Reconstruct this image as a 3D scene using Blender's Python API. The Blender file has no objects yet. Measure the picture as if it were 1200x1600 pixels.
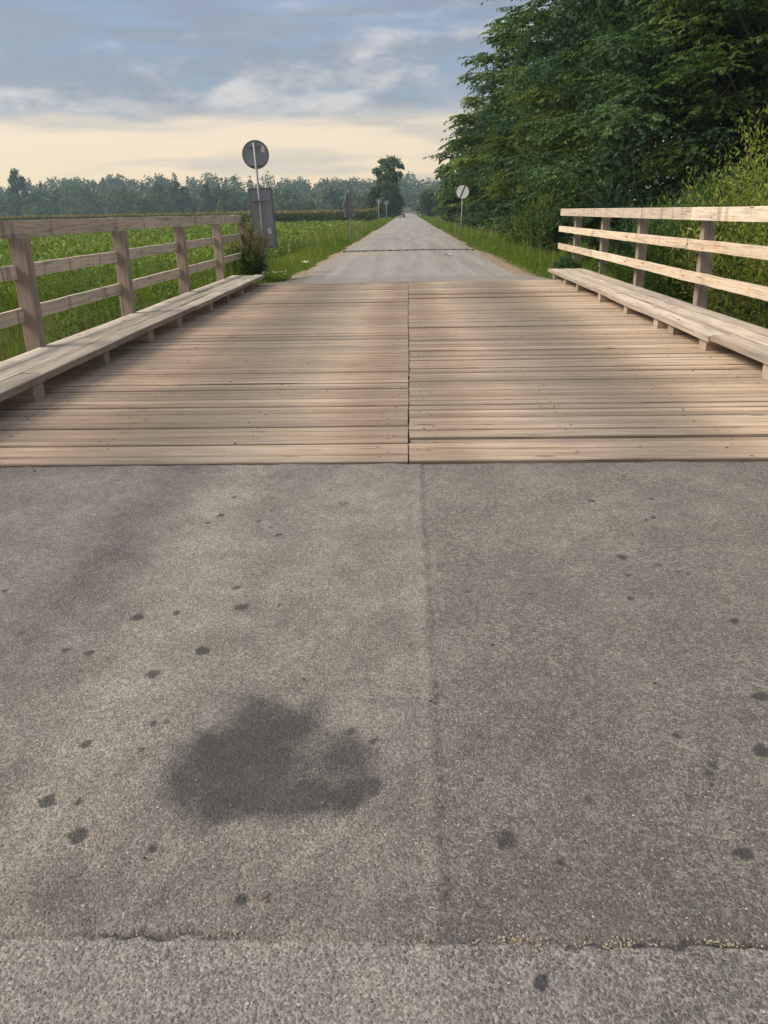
import bpy, math
import numpy as np
from mathutils import Matrix, Vector

R_ = math.radians
sc = bpy.context.scene
COL = sc.collection

# ------------------------------------------------------------------ camera, sky, sun, exposure
EXPOSURE = 1.92
SKY_STRENGTH = 0.1
SUN_ELEV, SUN_AZ = 40.0, -98.0            # azimuth measured from the road direction (+Y), negative = left
EYE = 1.5
def make_camera():
    f, cx, cy = 1240.0, 600.0, 800.0
    n = lambda v: v / np.linalg.norm(v)
    road = n(np.array([37 / f, (329 - cy) / f, 1.0]))
    p2 = n(np.array([1037 / f, (329 - 18.7 - cy) / f, 1.0]))
    up = n(np.cross(road, p2)); up = -up if up[1] > 0 else up
    right = n(np.cross(road, up)); right = -right if right[0] < 0 else right
    M = np.array([right, road, up])
    cd = bpy.data.cameras.new('camera'); cam = bpy.data.objects.new('camera', cd); COL.objects.link(cam)
    cd.sensor_fit = 'VERTICAL'; cd.sensor_height = 36.0; cd.lens = f / 1600 * 36.0
    cd.clip_start = 0.05; cd.clip_end = 6000
    m = Matrix.Identity(4)
    for i in range(3):
        m[i][0] = M[i, 0]; m[i][1] = -M[i, 1]; m[i][2] = -M[i, 2]
    m[2][3] = EYE
    cam.matrix_world = m
    sc.camera = cam
make_camera()
sc.view_settings.view_transform = 'Standard'; sc.view_settings.look = 'None'
sc.view_settings.gamma = 1; sc.view_settings.exposure = EXPOSURE
sc.view_settings.use_curve_mapping = False
sc.cycles.use_denoising = True
sc.cycles.max_bounces = 8; sc.cycles.diffuse_bounces = 3; sc.cycles.transmission_bounces = 4
sc.cycles.volume_bounces = 1; sc.cycles.transparent_max_bounces = 4

class NT:
    """small node-tree writer"""
    def __init__(self, tree): self.t = tree; self.n = tree.nodes; self.l = tree.links; tree.nodes.clear()
    def node(self, typ, props=None, **ins):
        nd = self.n.new(typ)
        for k, v in (props or {}).items(): setattr(nd, k, v)
        for k, v in ins.items(): self.put(nd, k, v)
        return nd
    def put(self, nd, k, v):
        s = nd.inputs[int(k[1:])] if (k[0] == 'i' and k[1:].isdigit()) else nd.inputs[k.replace('_', ' ')]
        if isinstance(v, bpy.types.NodeSocket): self.l.new(v, s)
        elif isinstance(v, bpy.types.Node): self.l.new(v.outputs[0], s)
        else: s.default_value = v
    def math(self, op, a, b=0.0, c=None, clamp=False):
        nd = self.n.new('ShaderNodeMath'); nd.operation = op; nd.use_clamp = clamp
        self.put(nd, 'i0', a); self.put(nd, 'i1', b)
        if c is not None: self.put(nd, 'i2', c)
        return nd.outputs[0]
    def mix(self, fac, a, b, blend='MIX'):
        nd = self.n.new('ShaderNodeMix'); nd.data_type = 'RGBA'; nd.blend_type = blend
        self.put(nd, 'i0', fac); self.put(nd, 'i6', a); self.put(nd, 'i7', b)
        return nd.outputs[2]
    def rng(self, v, a, b, c=0.0, d=1.0, smooth=True):
        nd = self.n.new('ShaderNodeMapRange'); nd.interpolation_type = 'SMOOTHSTEP' if smooth else 'LINEAR'; nd.clamp = True
        for i, x in enumerate((v, a, b, c, d)): self.put(nd, 'i%d' % i, x)
        return nd.outputs[0]
    def noise(self, vec, scale, detail=3.0, rough=0.55, dist=0.0, out=0):
        return self.node('ShaderNodeTexNoise', None, Vector=vec, Scale=scale, Detail=detail, Roughness=rough, Distortion=dist).outputs[out]
    def vscale(self, vec, s):
        nd = self.n.new('ShaderNodeVectorMath'); nd.operation = 'MULTIPLY'
        self.put(nd, 'i0', vec); self.put(nd, 'i1', s); return nd.outputs[0]
    def vadd(self, a, b):
        nd = self.n.new('ShaderNodeVectorMath'); nd.operation = 'ADD'
        self.put(nd, 'i0', a); self.put(nd, 'i1', b); return nd.outputs[0]
    def ramp(self, fac, stops, interp='LINEAR'):
        nd = self.n.new('ShaderNodeValToRGB'); nd.color_ramp.interpolation = interp
        e = nd.color_ramp.elements
        while len(e) < len(stops): e.new(0.5)
        for el, (p, c) in zip(e, stops): el.position = p; el.color = (*c, 1) if len(c) == 3 else c
        self.put(nd, 'i0', fac); return nd.outputs[0]

SKY_A, SKY_B, SKY_C = (4.5, 19.2, 2.5), (14.1, 1.7, 4.9), (20.0, 4.2, 12.8)
def make_sky():
    w = bpy.data.worlds.new('World'); sc.world = w; w.use_nodes = True
    t = NT(w.node_tree)
    k = 1.0 / (SKY_STRENGTH * 2 ** EXPOSURE)
    co = t.node('ShaderNodeTexCoord').outputs['Generated']
    sep = t.node('ShaderNodeSeparateXYZ', None, Vector=co)
    el = sep.outputs[2]
    sky = t.node('ShaderNodeTexSky', {'sky_type': 'NISHITA', 'sun_disc': False, 'sun_elevation': R_(SUN_ELEV),
                                       'sun_rotation': R_(SUN_AZ), 'air_density': 1.3, 'dust_density': 3.0})
    # stratus layers: noise stretched along the horizon
    v1 = t.vadd(t.vscale(co, (2.4, 2.4, 13.0)), SKY_A)
    n1 = t.noise(v1, 1.6, 6.0, 0.55, 0.25)
    v2 = t.vadd(t.vscale(co, (2.4, 2.4, 24.0)), SKY_B)
    n2 = t.noise(v2, 2.0, 5.0, 0.52, 0.3)
    v3 = t.vadd(t.vscale(co, (2.7, 2.7, 8.5)), SKY_C)
    n3 = t.noise(v3, 2.2, 7.0, 0.56, 0.35)
    # warm open band under the cloud deck
    e1 = t.math('ADD', el, t.math('MULTIPLY', t.math('SUBTRACT', n1, 0.5), 0.11))
    warm = t.ramp(el, [(0.0, (1.06, 0.76, 0.44)), (0.035, (1.10, 0.82, 0.48)), (0.075, (1.02, 0.80, 0.56)), (0.14, (0.90, 0.76, 0.62))])
    grey_streak = t.rng(n2, 0.44, 0.68, 0.0, 0.72)
    low = t.mix(grey_streak, warm, (0.56, 0.52, 0.46, 1))
    peach = t.rng(n3, 0.54, 0.70, 0.0, 0.6)
    low = t.mix(peach, low, (1.08, 0.82, 0.58, 1))
    # blue-grey cloud deck
    high = t.ramp(el, [(0.0, (0.31, 0.36, 0.44)), (0.13, (0.265, 0.335, 0.445)), (0.20, (0.262, 0.352, 0.515)),
                       (0.40, (0.36, 0.44, 0.57)), (0.75, (0.52, 0.57, 0.64)), (1.0, (0.60, 0.63, 0.67))])
    grey = t.rng(n2, 0.36, 0.58, 0.0, 0.85)
    high = t.mix(grey, high, (0.26, 0.30, 0.375, 1))
    n4 = t.noise(t.vadd(t.vscale(co, (8.0, 8.0, 20.0)), SKY_C), 2.2, 6.0, 0.6, 0.3)
    bil = t.math('ADD', t.math('MULTIPLY', n3, 0.72), t.math('MULTIPLY', n4, 0.28))
    puff = t.math('MULTIPLY', t.rng(bil, 0.46, 0.64, 0.0, 1.0), t.rng(n1, 0.36, 0.56, 0.12, 0.92))
    high = t.mix(puff, high, (0.70, 0.66, 0.64, 1))
    deck = t.rng(e1, 0.078, 0.118)
    c = t.mix(deck, low, high)
    c = t.vscale(c, (k, k, k))
    c = t.mix(0.06, c, sky)
    bg = t.node('ShaderNodeBackground', None, Color=c, Strength=SKY_STRENGTH)
    out = t.node('ShaderNodeOutputWorld'); t.l.new(bg.outputs[0], out.inputs[0])
make_sky()

def make_sun():
    ld = bpy.data.lights.new('sun', 'SUN'); ld.energy = 1.5; ld.angle = R_(28); ld.color = (1.0, 0.90, 0.76)
    lo = bpy.data.objects.new('sun', ld); COL.objects.link(lo)
    e, a = R_(SUN_ELEV), R_(SUN_AZ)
    d = Vector((math.sin(a) * math.cos(e), math.cos(a) * math.cos(e), math.sin(e)))
    lo.rotation_euler = d.to_track_quat('Z', 'Y').to_euler()
    lo.location = d * 50
make_sun()

# ------------------------------------------------------------------ mesh helpers
RNG = np.random.default_rng(11)
def npmesh(name, V, faces, mat=None, attrs=None, smooth=False):
    """faces: list of int arrays (n,3)/(n,4)"""
    me = bpy.data.meshes.new(name)
    V = np.ascontiguousarray(V, dtype=np.float32).reshape(-1, 3)
    faces = [np.asarray(f, dtype=np.int32) for f in faces if len(f)]
    loops = np.concatenate([f.ravel() for f in faces])
    tot = np.concatenate([np.full(len(f), f.shape[1], np.int32) for f in faces])
    start = np.concatenate([[0], np.cumsum(tot)[:-1]]).astype(np.int32)
    me.vertices.add(len(V)); me.vertices.foreach_set('co', V.ravel())
    me.loops.add(len(loops)); me.loops.foreach_set('vertex_index', loops)
    me.polygons.add(len(tot)); me.polygons.foreach_set('loop_start', start)
    me.polygons.foreach_set('use_smooth', np.full(len(tot), bool(smooth)))
    me.update(calc_edges=True)
    for k, a in (attrs or {}).items():
        at = me.attributes.new(k, 'FLOAT', 'POINT'); at.data.foreach_set('value', np.ascontiguousarray(a, dtype=np.float32))
    if mat: me.materials.append(mat)
    return me
def obj(name, me, parent=None, loc=None, rot=None):
    o = bpy.data.objects.new(name, me); COL.objects.link(o)
    if loc is not None: o.location = loc
    if rot is not None: o.rotation_euler = rot
    if parent: o.parent = parent
    return o
def thing(name, label, cat, loc=(0, 0, 0), rotz=0.0, group=None):
    o = bpy.data.objects.new(name, None); COL.objects.link(o)
    o.location = loc; o.rotation_euler = (0, 0, rotz); o.empty_display_size = 0.2
    tag(o, label, cat, group); return o
def tag(o, label=None, cat=None, group=None, kind=None):
    if label: o['label'] = label
    if cat: o['category'] = cat
    if group: o['group'] = group
    if kind: o['kind'] = kind
    return o
class MB:
    """collect simple solids into one mesh"""
    def __init__(s): s.V = []; s.F = {3: [], 4: []}; s.n = 0
    def add(s, V, F):
        for f in F: s.F[len(f)].append([i + s.n for i in f])
        s.V.extend([tuple(v) for v in V]); s.n += len(V)
    def box(s, x0, x1, y0, y1, z0, z1):
        V = [(x, y, z) for z in (z0, z1) for y in (y0, y1) for x in (x0, x1)]
        s.add(V, [(0, 2, 3, 1), (4, 5, 7, 6), (0, 1, 5, 4), (2, 6, 7, 3), (0, 4, 6, 2), (1, 3, 7, 5)])
    def tube(s, pts, rad, k=8, cap=True):
        V, F = tube_geo(pts, rad, k, cap); s.add(V, F)
    def mesh(s, name, mat, smooth=False):
        return npmesh(name, np.array(s.V), [np.array(s.F[4]).reshape(-1, 4), np.array(s.F[3]).reshape(-1, 3)], mat, smooth=smooth)
def tube_geo(pts, rad, k=8, cap=True):
    pts = [np.array(p, float) for p in pts]; V = []; F = []
    ref = np.array([0.31, 0.95, 0.05])
    for i, p in enumerate(pts):
        d = pts[min(i + 1, len(pts) - 1)] - pts[max(i - 1, 0)]; d /= np.linalg.norm(d) + 1e-9
        a = np.cross(d, ref if abs(d @ ref) < 0.95 else np.array([1.0, 0, 0])); a /= np.linalg.norm(a); b = np.cross(d, a)
        for j in range(k):
            t = 2 * math.pi * j / k
            V.append(p + rad[i] * (a * math.cos(t) + b * math.sin(t)))
    for i in range(len(pts) - 1):
        for j in range(k):
            F.append((i * k + j, i * k + (j + 1) % k, (i + 1) * k + (j + 1) % k, (i + 1) * k + j))
    if cap:
        c0 = len(V); V.append(pts[0]); V.append(pts[-1]); e = (len(pts) - 1) * k
        for j in range(k):
            F.append((c0, (j + 1) % k, j)); F.append((c0 + 1, e + j, e + (j + 1) % k))
    return V, F
def unit(v): return v / (np.linalg.norm(v, axis=-1, keepdims=True) + 1e-9)
def leaf_geo(C, U, N, L, W):
    """diamond leaves: base point C, along U, plane normal near N, length L, width W -> verts (n*4,3), quads"""
    S = unit(np.cross(U, N)); L = np.asarray(L).reshape(-1, 1); W = np.asarray(W).reshape(-1, 1)
    V = np.stack([C, C + U * L * 0.45 + S * W * 0.5, C + U * L, C + U * L * 0.45 - S * W * 0.5], 1).reshape(-1, 3)
    F = np.arange(len(C) * 4).reshape(-1, 4)
    return V, F
def rand_dir(n, rng): return unit(rng.normal(size=(n, 3)))
# value noise on a grid for numpy surfaces
def vnoise(x, y, seed=0):
    def h(ix, iy):
        q = (ix * 374761393 + iy * 668265263 + seed * 974711) & 0x7fffffff
        q = ((q ^ (q >> 13)) * 1274126177) & 0x7fffffff
        return ((q ^ (q >> 16)) & 0xffff) / 65535.0
    x = np.asarray(x, float); y = np.asarray(y, float)
    ix = np.floor(x).astype(np.int64); iy = np.floor(y).astype(np.int64); fx = x - ix; fy = y - iy
    fx = fx * fx * (3 - 2 * fx); fy = fy * fy * (3 - 2 * fy)
    return (h(ix, iy) * (1 - fx) * (1 - fy) + h(ix + 1, iy) * fx * (1 - fy) + h(ix, iy + 1) * (1 - fx) * fy + h(ix + 1, iy + 1) * fx * fy)
def fbm(x, y, seed=0, o=4):
    s = 0; a = 0.5
    for i in range(o): s = s + a * vnoise(x * 2 ** i, y * 2 ** i, seed + i * 17); a *= 0.5
    return s

# ------------------------------------------------------------------ materials
def new_mat(name):
    m = bpy.data.materials.new(name); m.use_nodes = True; t = NT(m.node_tree); return m, t
def finish(t, col, rough=0.85, bump=None, bstr=0.5, bdist=0.01, spec=0.3, metal=0.0):
    b = t.node('ShaderNodeBsdfPrincipled', None, Base_Color=col, Roughness=rough, Metallic=metal)
    b.inputs['Specular IOR Level'].default_value = spec
    if bump is not None:
        bn = t.node('ShaderNodeBump', None, Strength=bstr, Distance=bdist, Height=bump); t.l.new(bn.outputs[0], b.inputs['Normal'])
    o = t.node('ShaderNodeOutputMaterial'); t.l.new(b.outputs[0], o.inputs[0])

def mat_wood(name, tan, grey, dirty=False, bands=0.0, orange=0.0, edge=0.0):
    m, t = new_mat(name)
    tc = t.node('ShaderNodeTexCoord').outputs['Object']
    rnd = t.node('ShaderNodeObjectInfo').outputs['Random']
    off = t.node('ShaderNodeCombineXYZ', None, X=t.math('MULTIPLY', rnd, 61.0), Y=t.math('MULTIPLY', rnd, 37.0), Z=t.math('MULTIPLY', rnd, 19.0)).outputs[0]
    v = t.vadd(tc, off)
    g1 = t.noise(t.vscale(v, (1.6, 34, 34)), 1.0, 5, 0.62, 0.6)
    g2 = t.noise(t.vscale(v, (5, 170, 170)), 1.0, 3, 0.6)
    g3 = t.noise(t.vscale(v, (1.1, 7, 7)), 1.0, 4, 0.6, 0.8)
    crack = t.noise(t.vscale(v, (0.9, 70, 70)), 1.0, 2, 0.5, 0.2)
    c = t.mix(t.rng(g3, 0.35, 0.65), tan, grey) if not dirty else None
    if dirty:
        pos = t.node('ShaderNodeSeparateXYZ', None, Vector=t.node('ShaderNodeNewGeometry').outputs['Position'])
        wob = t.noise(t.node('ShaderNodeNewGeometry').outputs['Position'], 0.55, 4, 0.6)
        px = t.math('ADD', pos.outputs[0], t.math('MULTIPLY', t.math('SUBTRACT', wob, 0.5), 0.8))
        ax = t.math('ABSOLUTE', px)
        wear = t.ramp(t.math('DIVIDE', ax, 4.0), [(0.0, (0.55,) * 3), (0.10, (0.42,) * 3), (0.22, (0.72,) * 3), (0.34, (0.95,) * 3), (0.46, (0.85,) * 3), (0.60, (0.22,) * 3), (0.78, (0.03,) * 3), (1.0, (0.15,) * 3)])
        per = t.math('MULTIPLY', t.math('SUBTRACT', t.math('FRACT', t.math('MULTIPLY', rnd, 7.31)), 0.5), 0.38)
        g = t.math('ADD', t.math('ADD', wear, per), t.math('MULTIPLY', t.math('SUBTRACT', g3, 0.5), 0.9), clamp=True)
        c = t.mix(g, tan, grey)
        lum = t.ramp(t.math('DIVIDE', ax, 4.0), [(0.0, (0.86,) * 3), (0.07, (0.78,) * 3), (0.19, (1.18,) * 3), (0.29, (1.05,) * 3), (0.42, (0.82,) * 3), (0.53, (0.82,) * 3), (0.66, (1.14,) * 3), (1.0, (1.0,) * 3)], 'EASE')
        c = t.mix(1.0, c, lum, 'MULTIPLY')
        ey = t.math('ABSOLUTE', t.node('ShaderNodeSeparateXYZ', None, Vector=tc).outputs[1])
        c = t.mix(t.math('MULTIPLY', t.rng(t.math('ADD', ey, t.math('MULTIPLY', t.math('SUBTRACT', g1, 0.5), 0.05)), 0.046, 0.074), 0.50), c, (0.10, 0.08, 0.065, 1))
    if edge:
        ey = t.math('ABSOLUTE', t.node('ShaderNodeSeparateXYZ', None, Vector=tc).outputs[1])
        c = t.mix(t.math('MULTIPLY', t.rng(t.math('ADD', ey, t.math('MULTIPLY', t.math('SUBTRACT', g1, 0.5), 0.03)), edge - 0.02, edge), 0.6), c, (0.15, 0.125, 0.10, 1))
    val = t.math('MULTIPLY_ADD', t.math('FRACT', t.math('MULTIPLY', rnd, 13.7)), 0.42, 0.78)
    c = t.mix(1.0, c, t.node('ShaderNodeCombineXYZ', None, X=val, Y=val, Z=val).outputs[0], 'MULTIPLY')
    c = t.mix(t.rng(g1, 0.40, 0.72, 0.0, 0.55), c, (0.17, 0.12, 0.085, 1))
    c = t.mix(t.rng(g2, 0.52, 0.75, 0.0, 0.30), c, (0.13, 0.10, 0.075, 1))
    c = t.mix(t.rng(g2, 0.25, 0.42, 0.22, 0.0), c, (0.70, 0.62, 0.52, 1))
    c = t.mix(t.rng(crack, 0.665, 0.70, 0.0, 0.85), c, (0.05, 0.035, 0.028, 1))
    # knots
    vk = t.node('ShaderNodeTexVoronoi', None, Vector=t.vscale(v, (1.5, 5.5, 5.5)), Scale=1.0)
    kn = t.math('MULTIPLY', t.rng(vk.outputs['Distance'], 0.05, 0.15, 1.0, 0.0), t.rng(t.node('ShaderNodeSeparateColor', None, Color=vk.outputs['Color']).outputs[0], 0.62, 0.66))
    c = t.mix(t.math('MULTIPLY', kn, 0.75), c, (0.11, 0.065, 0.04, 1))
    if bands:
        b1 = t.noise(t.vscale(v, (7.0, 0.8, 0.8)), 1.0, 3, 0.65, 0.4)
        c = t.mix(t.rng(b1, 0.56, 0.68, 0.0, bands), c, (0.16, 0.12, 0.095, 1))
    if orange:
        b2 = t.noise(t.vscale(v, (3.0, 9.0, 9.0)), 1.0, 4, 0.6, 2.2)
        c = t.mix(t.rng(b2, 0.56, 0.66, 0.0, orange), c, (0.50, 0.24, 0.10, 1))
    hgt = t.math('ADD', t.math('MULTIPLY', g1, 0.7), t.math('SUBTRACT', t.math('MULTIPLY', g2, 0.35), t.math('MULTIPLY', t.rng(crack, 0.66, 0.70), 0.8)))
    finish(t, c, 0.86, hgt, 0.55, 0.006, 0.2)
    return m
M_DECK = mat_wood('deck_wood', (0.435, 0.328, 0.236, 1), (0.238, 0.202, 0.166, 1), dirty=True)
M_WALK = mat_wood('walkway_wood', (0.56, 0.48, 0.385, 1), (0.43, 0.385, 0.33, 1), edge=0.118)
M_RAIL = mat_wood('rail_wood', (0.60, 0.50, 0.39, 1), (0.52, 0.455, 0.375, 1), bands=0.55)
M_RAILO = mat_wood('rail_wood_orange', (0.62, 0.50, 0.37, 1), (0.56, 0.47, 0.37, 1), bands=0.22, orange=0.55)
M_POST = mat_wood('post_wood', (0.37, 0.295, 0.23, 1), (0.29, 0.245, 0.205, 1))
M_BEAM = mat_wood('beam_wood', (0.26, 0.19, 0.14, 1), (0.20, 0.16, 0.125, 1))

def mat_asphalt_near():
    m, t = new_mat('worn_asphalt')
    P = t.node('ShaderNodeNewGeometry').outputs['Position']
    A = lambda n: t.node('ShaderNodeAttribute', {'attribute_name': n}).outputs['Fac']
    stain, tone, right, front = A('stain'), A('tone'), A('right_lane'), A('front')
    jit = t.noise(P, 60, 2, 0.5, 0, 1)
    Pj = t.vadd(P, t.vscale(t.vadd(jit, (-0.5, -0.5, -0.5)), (0.006, 0.006, 0.0)))
    v1 = t.node('ShaderNodeTexVoronoi', {'voronoi_dimensions': '2D'}, Vector=Pj, Scale=165.0, Randomness=1.0)
    v1e = t.node('ShaderNodeTexVoronoi', {'voronoi_dimensions': '2D', 'feature': 'DISTANCE_TO_EDGE'}, Vector=Pj, Scale=165.0)
    v2 = t.node('ShaderNodeTexVoronoi', {'voronoi_dimensions': '2D'}, Vector=Pj, Scale=74.0)
    v2e = t.node('ShaderNodeTexVoronoi', {'voronoi_dimensions': '2D', 'feature': 'DISTANCE_TO_EDGE'}, Vector=Pj, Scale=74.0)
    r1 = t.node('ShaderNodeSeparateColor', None, Color=v1.outputs['Color'])
    r2 = t.node('ShaderNodeSeparateColor', None, Color=v2.outputs['Color'])
    nb = t.noise(P, 3.2, 5, 0.62)
    nm = t.noise(P, 14, 4, 0.6)
    nf = t.noise(P, 230, 4, 0.8)
    base = t.mix(t.rng(nb, 0.3, 0.7), (0.203, 0.184, 0.165, 1), (0.272, 0.248, 0.224, 1))
    base = t.mix(right, base, t.mix(t.rng(nb, 0.3, 0.7), (0.182, 0.165, 0.148, 1), (0.236, 0.216, 0.195, 1)))
    base = t.mix(front, base, (0.275, 0.257, 0.237, 1))
    tn = t.math('ADD', tone, t.math('MULTIPLY', t.math('SUBTRACT', nm, 0.5), 0.5))
    sc_ = t.math('MULTIPLY_ADD', tn, 0.68, 1.0)
    base = t.mix(1.0, base, t.node('ShaderNodeCombineXYZ', None, X=sc_, Y=sc_, Z=t.math('MULTIPLY_ADD', tn, 0.58, 1.0)).outputs[0], 'MULTIPLY')
    # stones of uneven tone in paler fines
    g1 = t.math('MULTIPLY_ADD', r1.outputs[0], 0.60, 0.67)
    g2 = t.math('MULTIPLY_ADD', nf, 2.1, -0.05)
    gg = t.math('MULTIPLY', g1, g2)
    c = t.mix(1.0, base, t.node('ShaderNodeCombineXYZ', None, X=gg, Y=gg, Z=gg).outputs[0], 'MULTIPLY')
    stone2 = t.math('MULTIPLY', t.rng(v2e.outputs[0], 0.04, 0.16), t.rng(r2.outputs[0], 0.35, 0.62))
    patchy = t.rng(t.noise(P, 2.1, 3, 0.6), 0.38, 0.62, 0.25, 1.0)
    sr = t.math('MULTIPLY', t.math('MULTIPLY', stone2, right), t.math('MULTIPLY', patchy, 0.66))
    c = t.mix(sr, c, (0.105, 0.094, 0.083, 1))
    c = t.mix(t.math('MULTIPLY', stone2, 0.34), c, (0.11, 0.098, 0.086, 1))
    # pale and white chips; dark dots paint in the shade of pits
    c = t.mix(t.math('MULTIPLY', t.rng(r1.outputs[1], 0.88, 0.97), t.math('MULTIPLY', t.rng(v1e.outputs[0], 0.06, 0.2), 0.55)), c, (0.50, 0.455, 0.40, 1))
    c = t.mix(t.math('MULTIPLY', t.rng(r2.outputs[1], 0.988, 0.992), t.rng(v2.outputs['Distance'], 0.08, 0.24, 0.9, 0.0)), c, (0.74, 0.70, 0.62, 1))
    c = t.mix(t.math('MULTIPLY', t.rng(r1.outputs[2], 0.78, 0.90), t.rng(v1.outputs['Distance'], 0.15, 0.45, 0.75, 0.0)), c, (0.055, 0.048, 0.042, 1))
    # oil and chewing-gum stains
    sn = t.math('ADD', stain, t.math('MULTIPLY', t.math('SUBTRACT', t.noise(P, 55, 4, 0.7), 0.5), t.math('MULTIPLY', stain, 0.9)), clamp=True)
    st = t.math('MULTIPLY', t.rng(sn, 0.05, 0.80), 0.97)
    dk = t.mix(0.20, (0.038, 0.042, 0.045, 1), c)
    c = t.mix(st, c, dk)
    dome1 = t.math('MULTIPLY', t.rng(v1.outputs['Distance'], 0.0, 0.75, 1.0, 0.0, False), t.math('MULTIPLY_ADD', r1.outputs[2], 0.9, 0.2))
    dome2 = t.math('MULTIPLY', t.rng(v2.outputs['Distance'], 0.0, 0.75, 1.0, 0.0, False), t.math('MULTIPLY_ADD', r2.outputs[2], 0.9, 0.1))
    hg = t.math('ADD', t.math('MULTIPLY', dome1, 0.55), t.math('MULTIPLY', nf, 1.1))
    hg = t.math('ADD', hg, t.math('MULTIPLY', dome2, t.math('MULTIPLY_ADD', front, 0.9, 0.25)))
    hg = t.math('ADD', hg, t.math('MULTIPLY', nm, 0.8))
    finish(t, c, t.math('MULTIPLY_ADD', st, -0.18, 0.90), hg, 1.0, 0.0055, 0.2)
    return m
M_ASPH = mat_asphalt_near()

def mat_far_road():
    m, t = new_mat('pale_asphalt')
    P = t.node('ShaderNodeNewGeometry').outputs['Position']
    s = t.node('ShaderNodeSeparateXYZ', None, Vector=P)
    n1 = t.noise(t.vscale(P, (2.2, 0.10, 1)), 1.0, 5, 0.6)
    n2 = t.noise(P, 30, 4, 0.7)
    n3 = t.noise(t.vscale(P, (0.5, 0.30, 1)), 1.0, 4, 0.6)
    c = t.mix(t.rng(n1, 0.32, 0.68), (0.245, 0.228, 0.210, 1), (0.335, 0.315, 0.295, 1))
    c = t.mix(t.rng(n3, 0.5, 0.7, 0.0, 0.45), c, (0.33, 0.30, 0.27, 1))
    c = t.mix(t.rng(n2, 0.35, 0.7, 0.35, 0.0), c, (0.12, 0.11, 0.10, 1))
    ed = t.math('ADD', t.math('ABSOLUTE', s.outputs[0]), t.math('MULTIPLY', t.math('SUBTRACT', n3, 0.5), 0.8))
    c = t.mix(t.rng(ed, 2.2, 2.7, 0.0, 0.55), c, (0.25, 0.205, 0.155, 1))
    # newer darker apron next to the bridge and an ochre spill beside the joint
    ap = t.rng(t.math('ADD', s.outputs[1], t.math('MULTIPLY', t.math('SUBTRACT', n1, 0.5), 0.8)), 19.9, 20.2, 0.45, 0.0)
    c = t.mix(ap, c, (0.185, 0.168, 0.150, 1))
    ds = t.math('ADD', t.math('POWER', t.math('DIVIDE', t.math('ADD', s.outputs[0], 1.55), 0.42), 2.0), t.math('POWER', t.math('DIVIDE', t.math('SUBTRACT', s.outputs[1], 31.2), 1.0), 2.0))
    c = t.mix(t.math('MULTIPLY', t.rng(t.math('ADD', ds, t.math('MULTIPLY', n2, 0.8)), 0.4, 1.5, 1.0, 0.0), 0.5), c, (0.42, 0.26, 0.10, 1))
    finish(t, c, 0.9, n2, 0.4, 0.004, 0.2)
    return m
M_ROAD = mat_far_road()

def mat_plain(name, a, b, scale=3.0, rough=0.9, bump=0.4, bd=0.02, spec=0.2, metal=0.0, detail=5):
    m, t = new_mat(name)
    P = t.node('ShaderNodeTexCoord').outputs['Object']
    n = t.noise(P, scale, detail, 0.62); n2 = t.noise(P, scale * 9, 3, 0.6)
    c = t.mix(t.rng(t.math('MULTIPLY_ADD', n2, 0.35, t.math('MULTIPLY', n, 0.65)), 0.33, 0.67), (*a, 1), (*b, 1))
    finish(t, c, rough, n2, bump, bd, spec, metal); return m
M_SOIL = mat_plain('soil', (0.10, 0.075, 0.05), (0.075, 0.085, 0.03), 0.9)
M_GRAVEL = mat_plain('sandy_gravel', (0.30, 0.23, 0.16), (0.20, 0.155, 0.11), 3.5, 0.95, 0.6, 0.02)
M_METAL = mat_plain('galvanised_steel', (0.23, 0.24, 0.25), (0.29, 0.30, 0.31), 6.0, 0.6, 0.05, 0.002, 0.25, 0.15)
M_SIGNBACK = mat_plain('sign_back_grey', (0.235, 0.245, 0.268), (0.28, 0.29, 0.31), 4.0, 0.55, 0.03, 0.002, 0.35)
M_SIGNRIM = mat_plain('sign_rim', (0.13, 0.13, 0.14), (0.16, 0.16, 0.17), 5.0, 0.55, 0.03, 0.002)
M_STICKER = mat_plain('white_sticker', (0.70, 0.70, 0.70), (0.60, 0.60, 0.61), 20.0, 0.6, 0.02, 0.001)
M_SIGNWHITE = mat_plain('sign_white', (0.80, 0.80, 0.79), (0.84, 0.84, 0.83), 5.0, 0.45, 0.02, 0.001, 0.4)
M_BLACK = mat_plain('sign_black', (0.02, 0.02, 0.022), (0.03, 0.03, 0.03), 9.0, 0.5, 0.02, 0.001)
M_BARK = mat_plain('bark', (0.085, 0.068, 0.052), (0.14, 0.115, 0.09), 5.0, 0.95, 0.9, 0.04)
M_PAPER = mat_plain('paper', (0.74, 0.74, 0.73), (0.66, 0.66, 0.65), 20.0, 0.8, 0.2, 0.01)
M_CONC = mat_plain('abutment_concrete', (0.28, 0.265, 0.24), (0.20, 0.19, 0.17), 2.0)
M_PLASTER = mat_plain('house_plaster', (0.56, 0.54, 0.50), (0.50, 0.48, 0.45), 0.5)
M_ROOF = mat_plain('pale_roof', (0.34, 0.34, 0.34), (0.28, 0.28, 0.28), 0.8)
M_ROOFR = mat_plain('brown_roof', (0.17, 0.12, 0.10), (0.14, 0.10, 0.09), 0.8)
M_PANE = mat_plain('dark_pane', (0.03, 0.035, 0.04), (0.04, 0.045, 0.05), 1.0, 0.15, 0.0, 0.01, 0.5)
M_GRIT = mat_plain('straw_grit', (0.38, 0.32, 0.22), (0.27, 0.225, 0.155), 300.0, 0.8, 0.1, 0.001)
M_DARKBIT = mat_plain('dark_bit', (0.03, 0.025, 0.02), (0.05, 0.04, 0.03), 200.0, 0.8, 0.1, 0.001)
M_IRON = mat_plain('rusty_nail', (0.045, 0.035, 0.03), (0.07, 0.05, 0.04), 200.0, 0.7, 0.1, 0.001, 0.3, 0.3)

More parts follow.
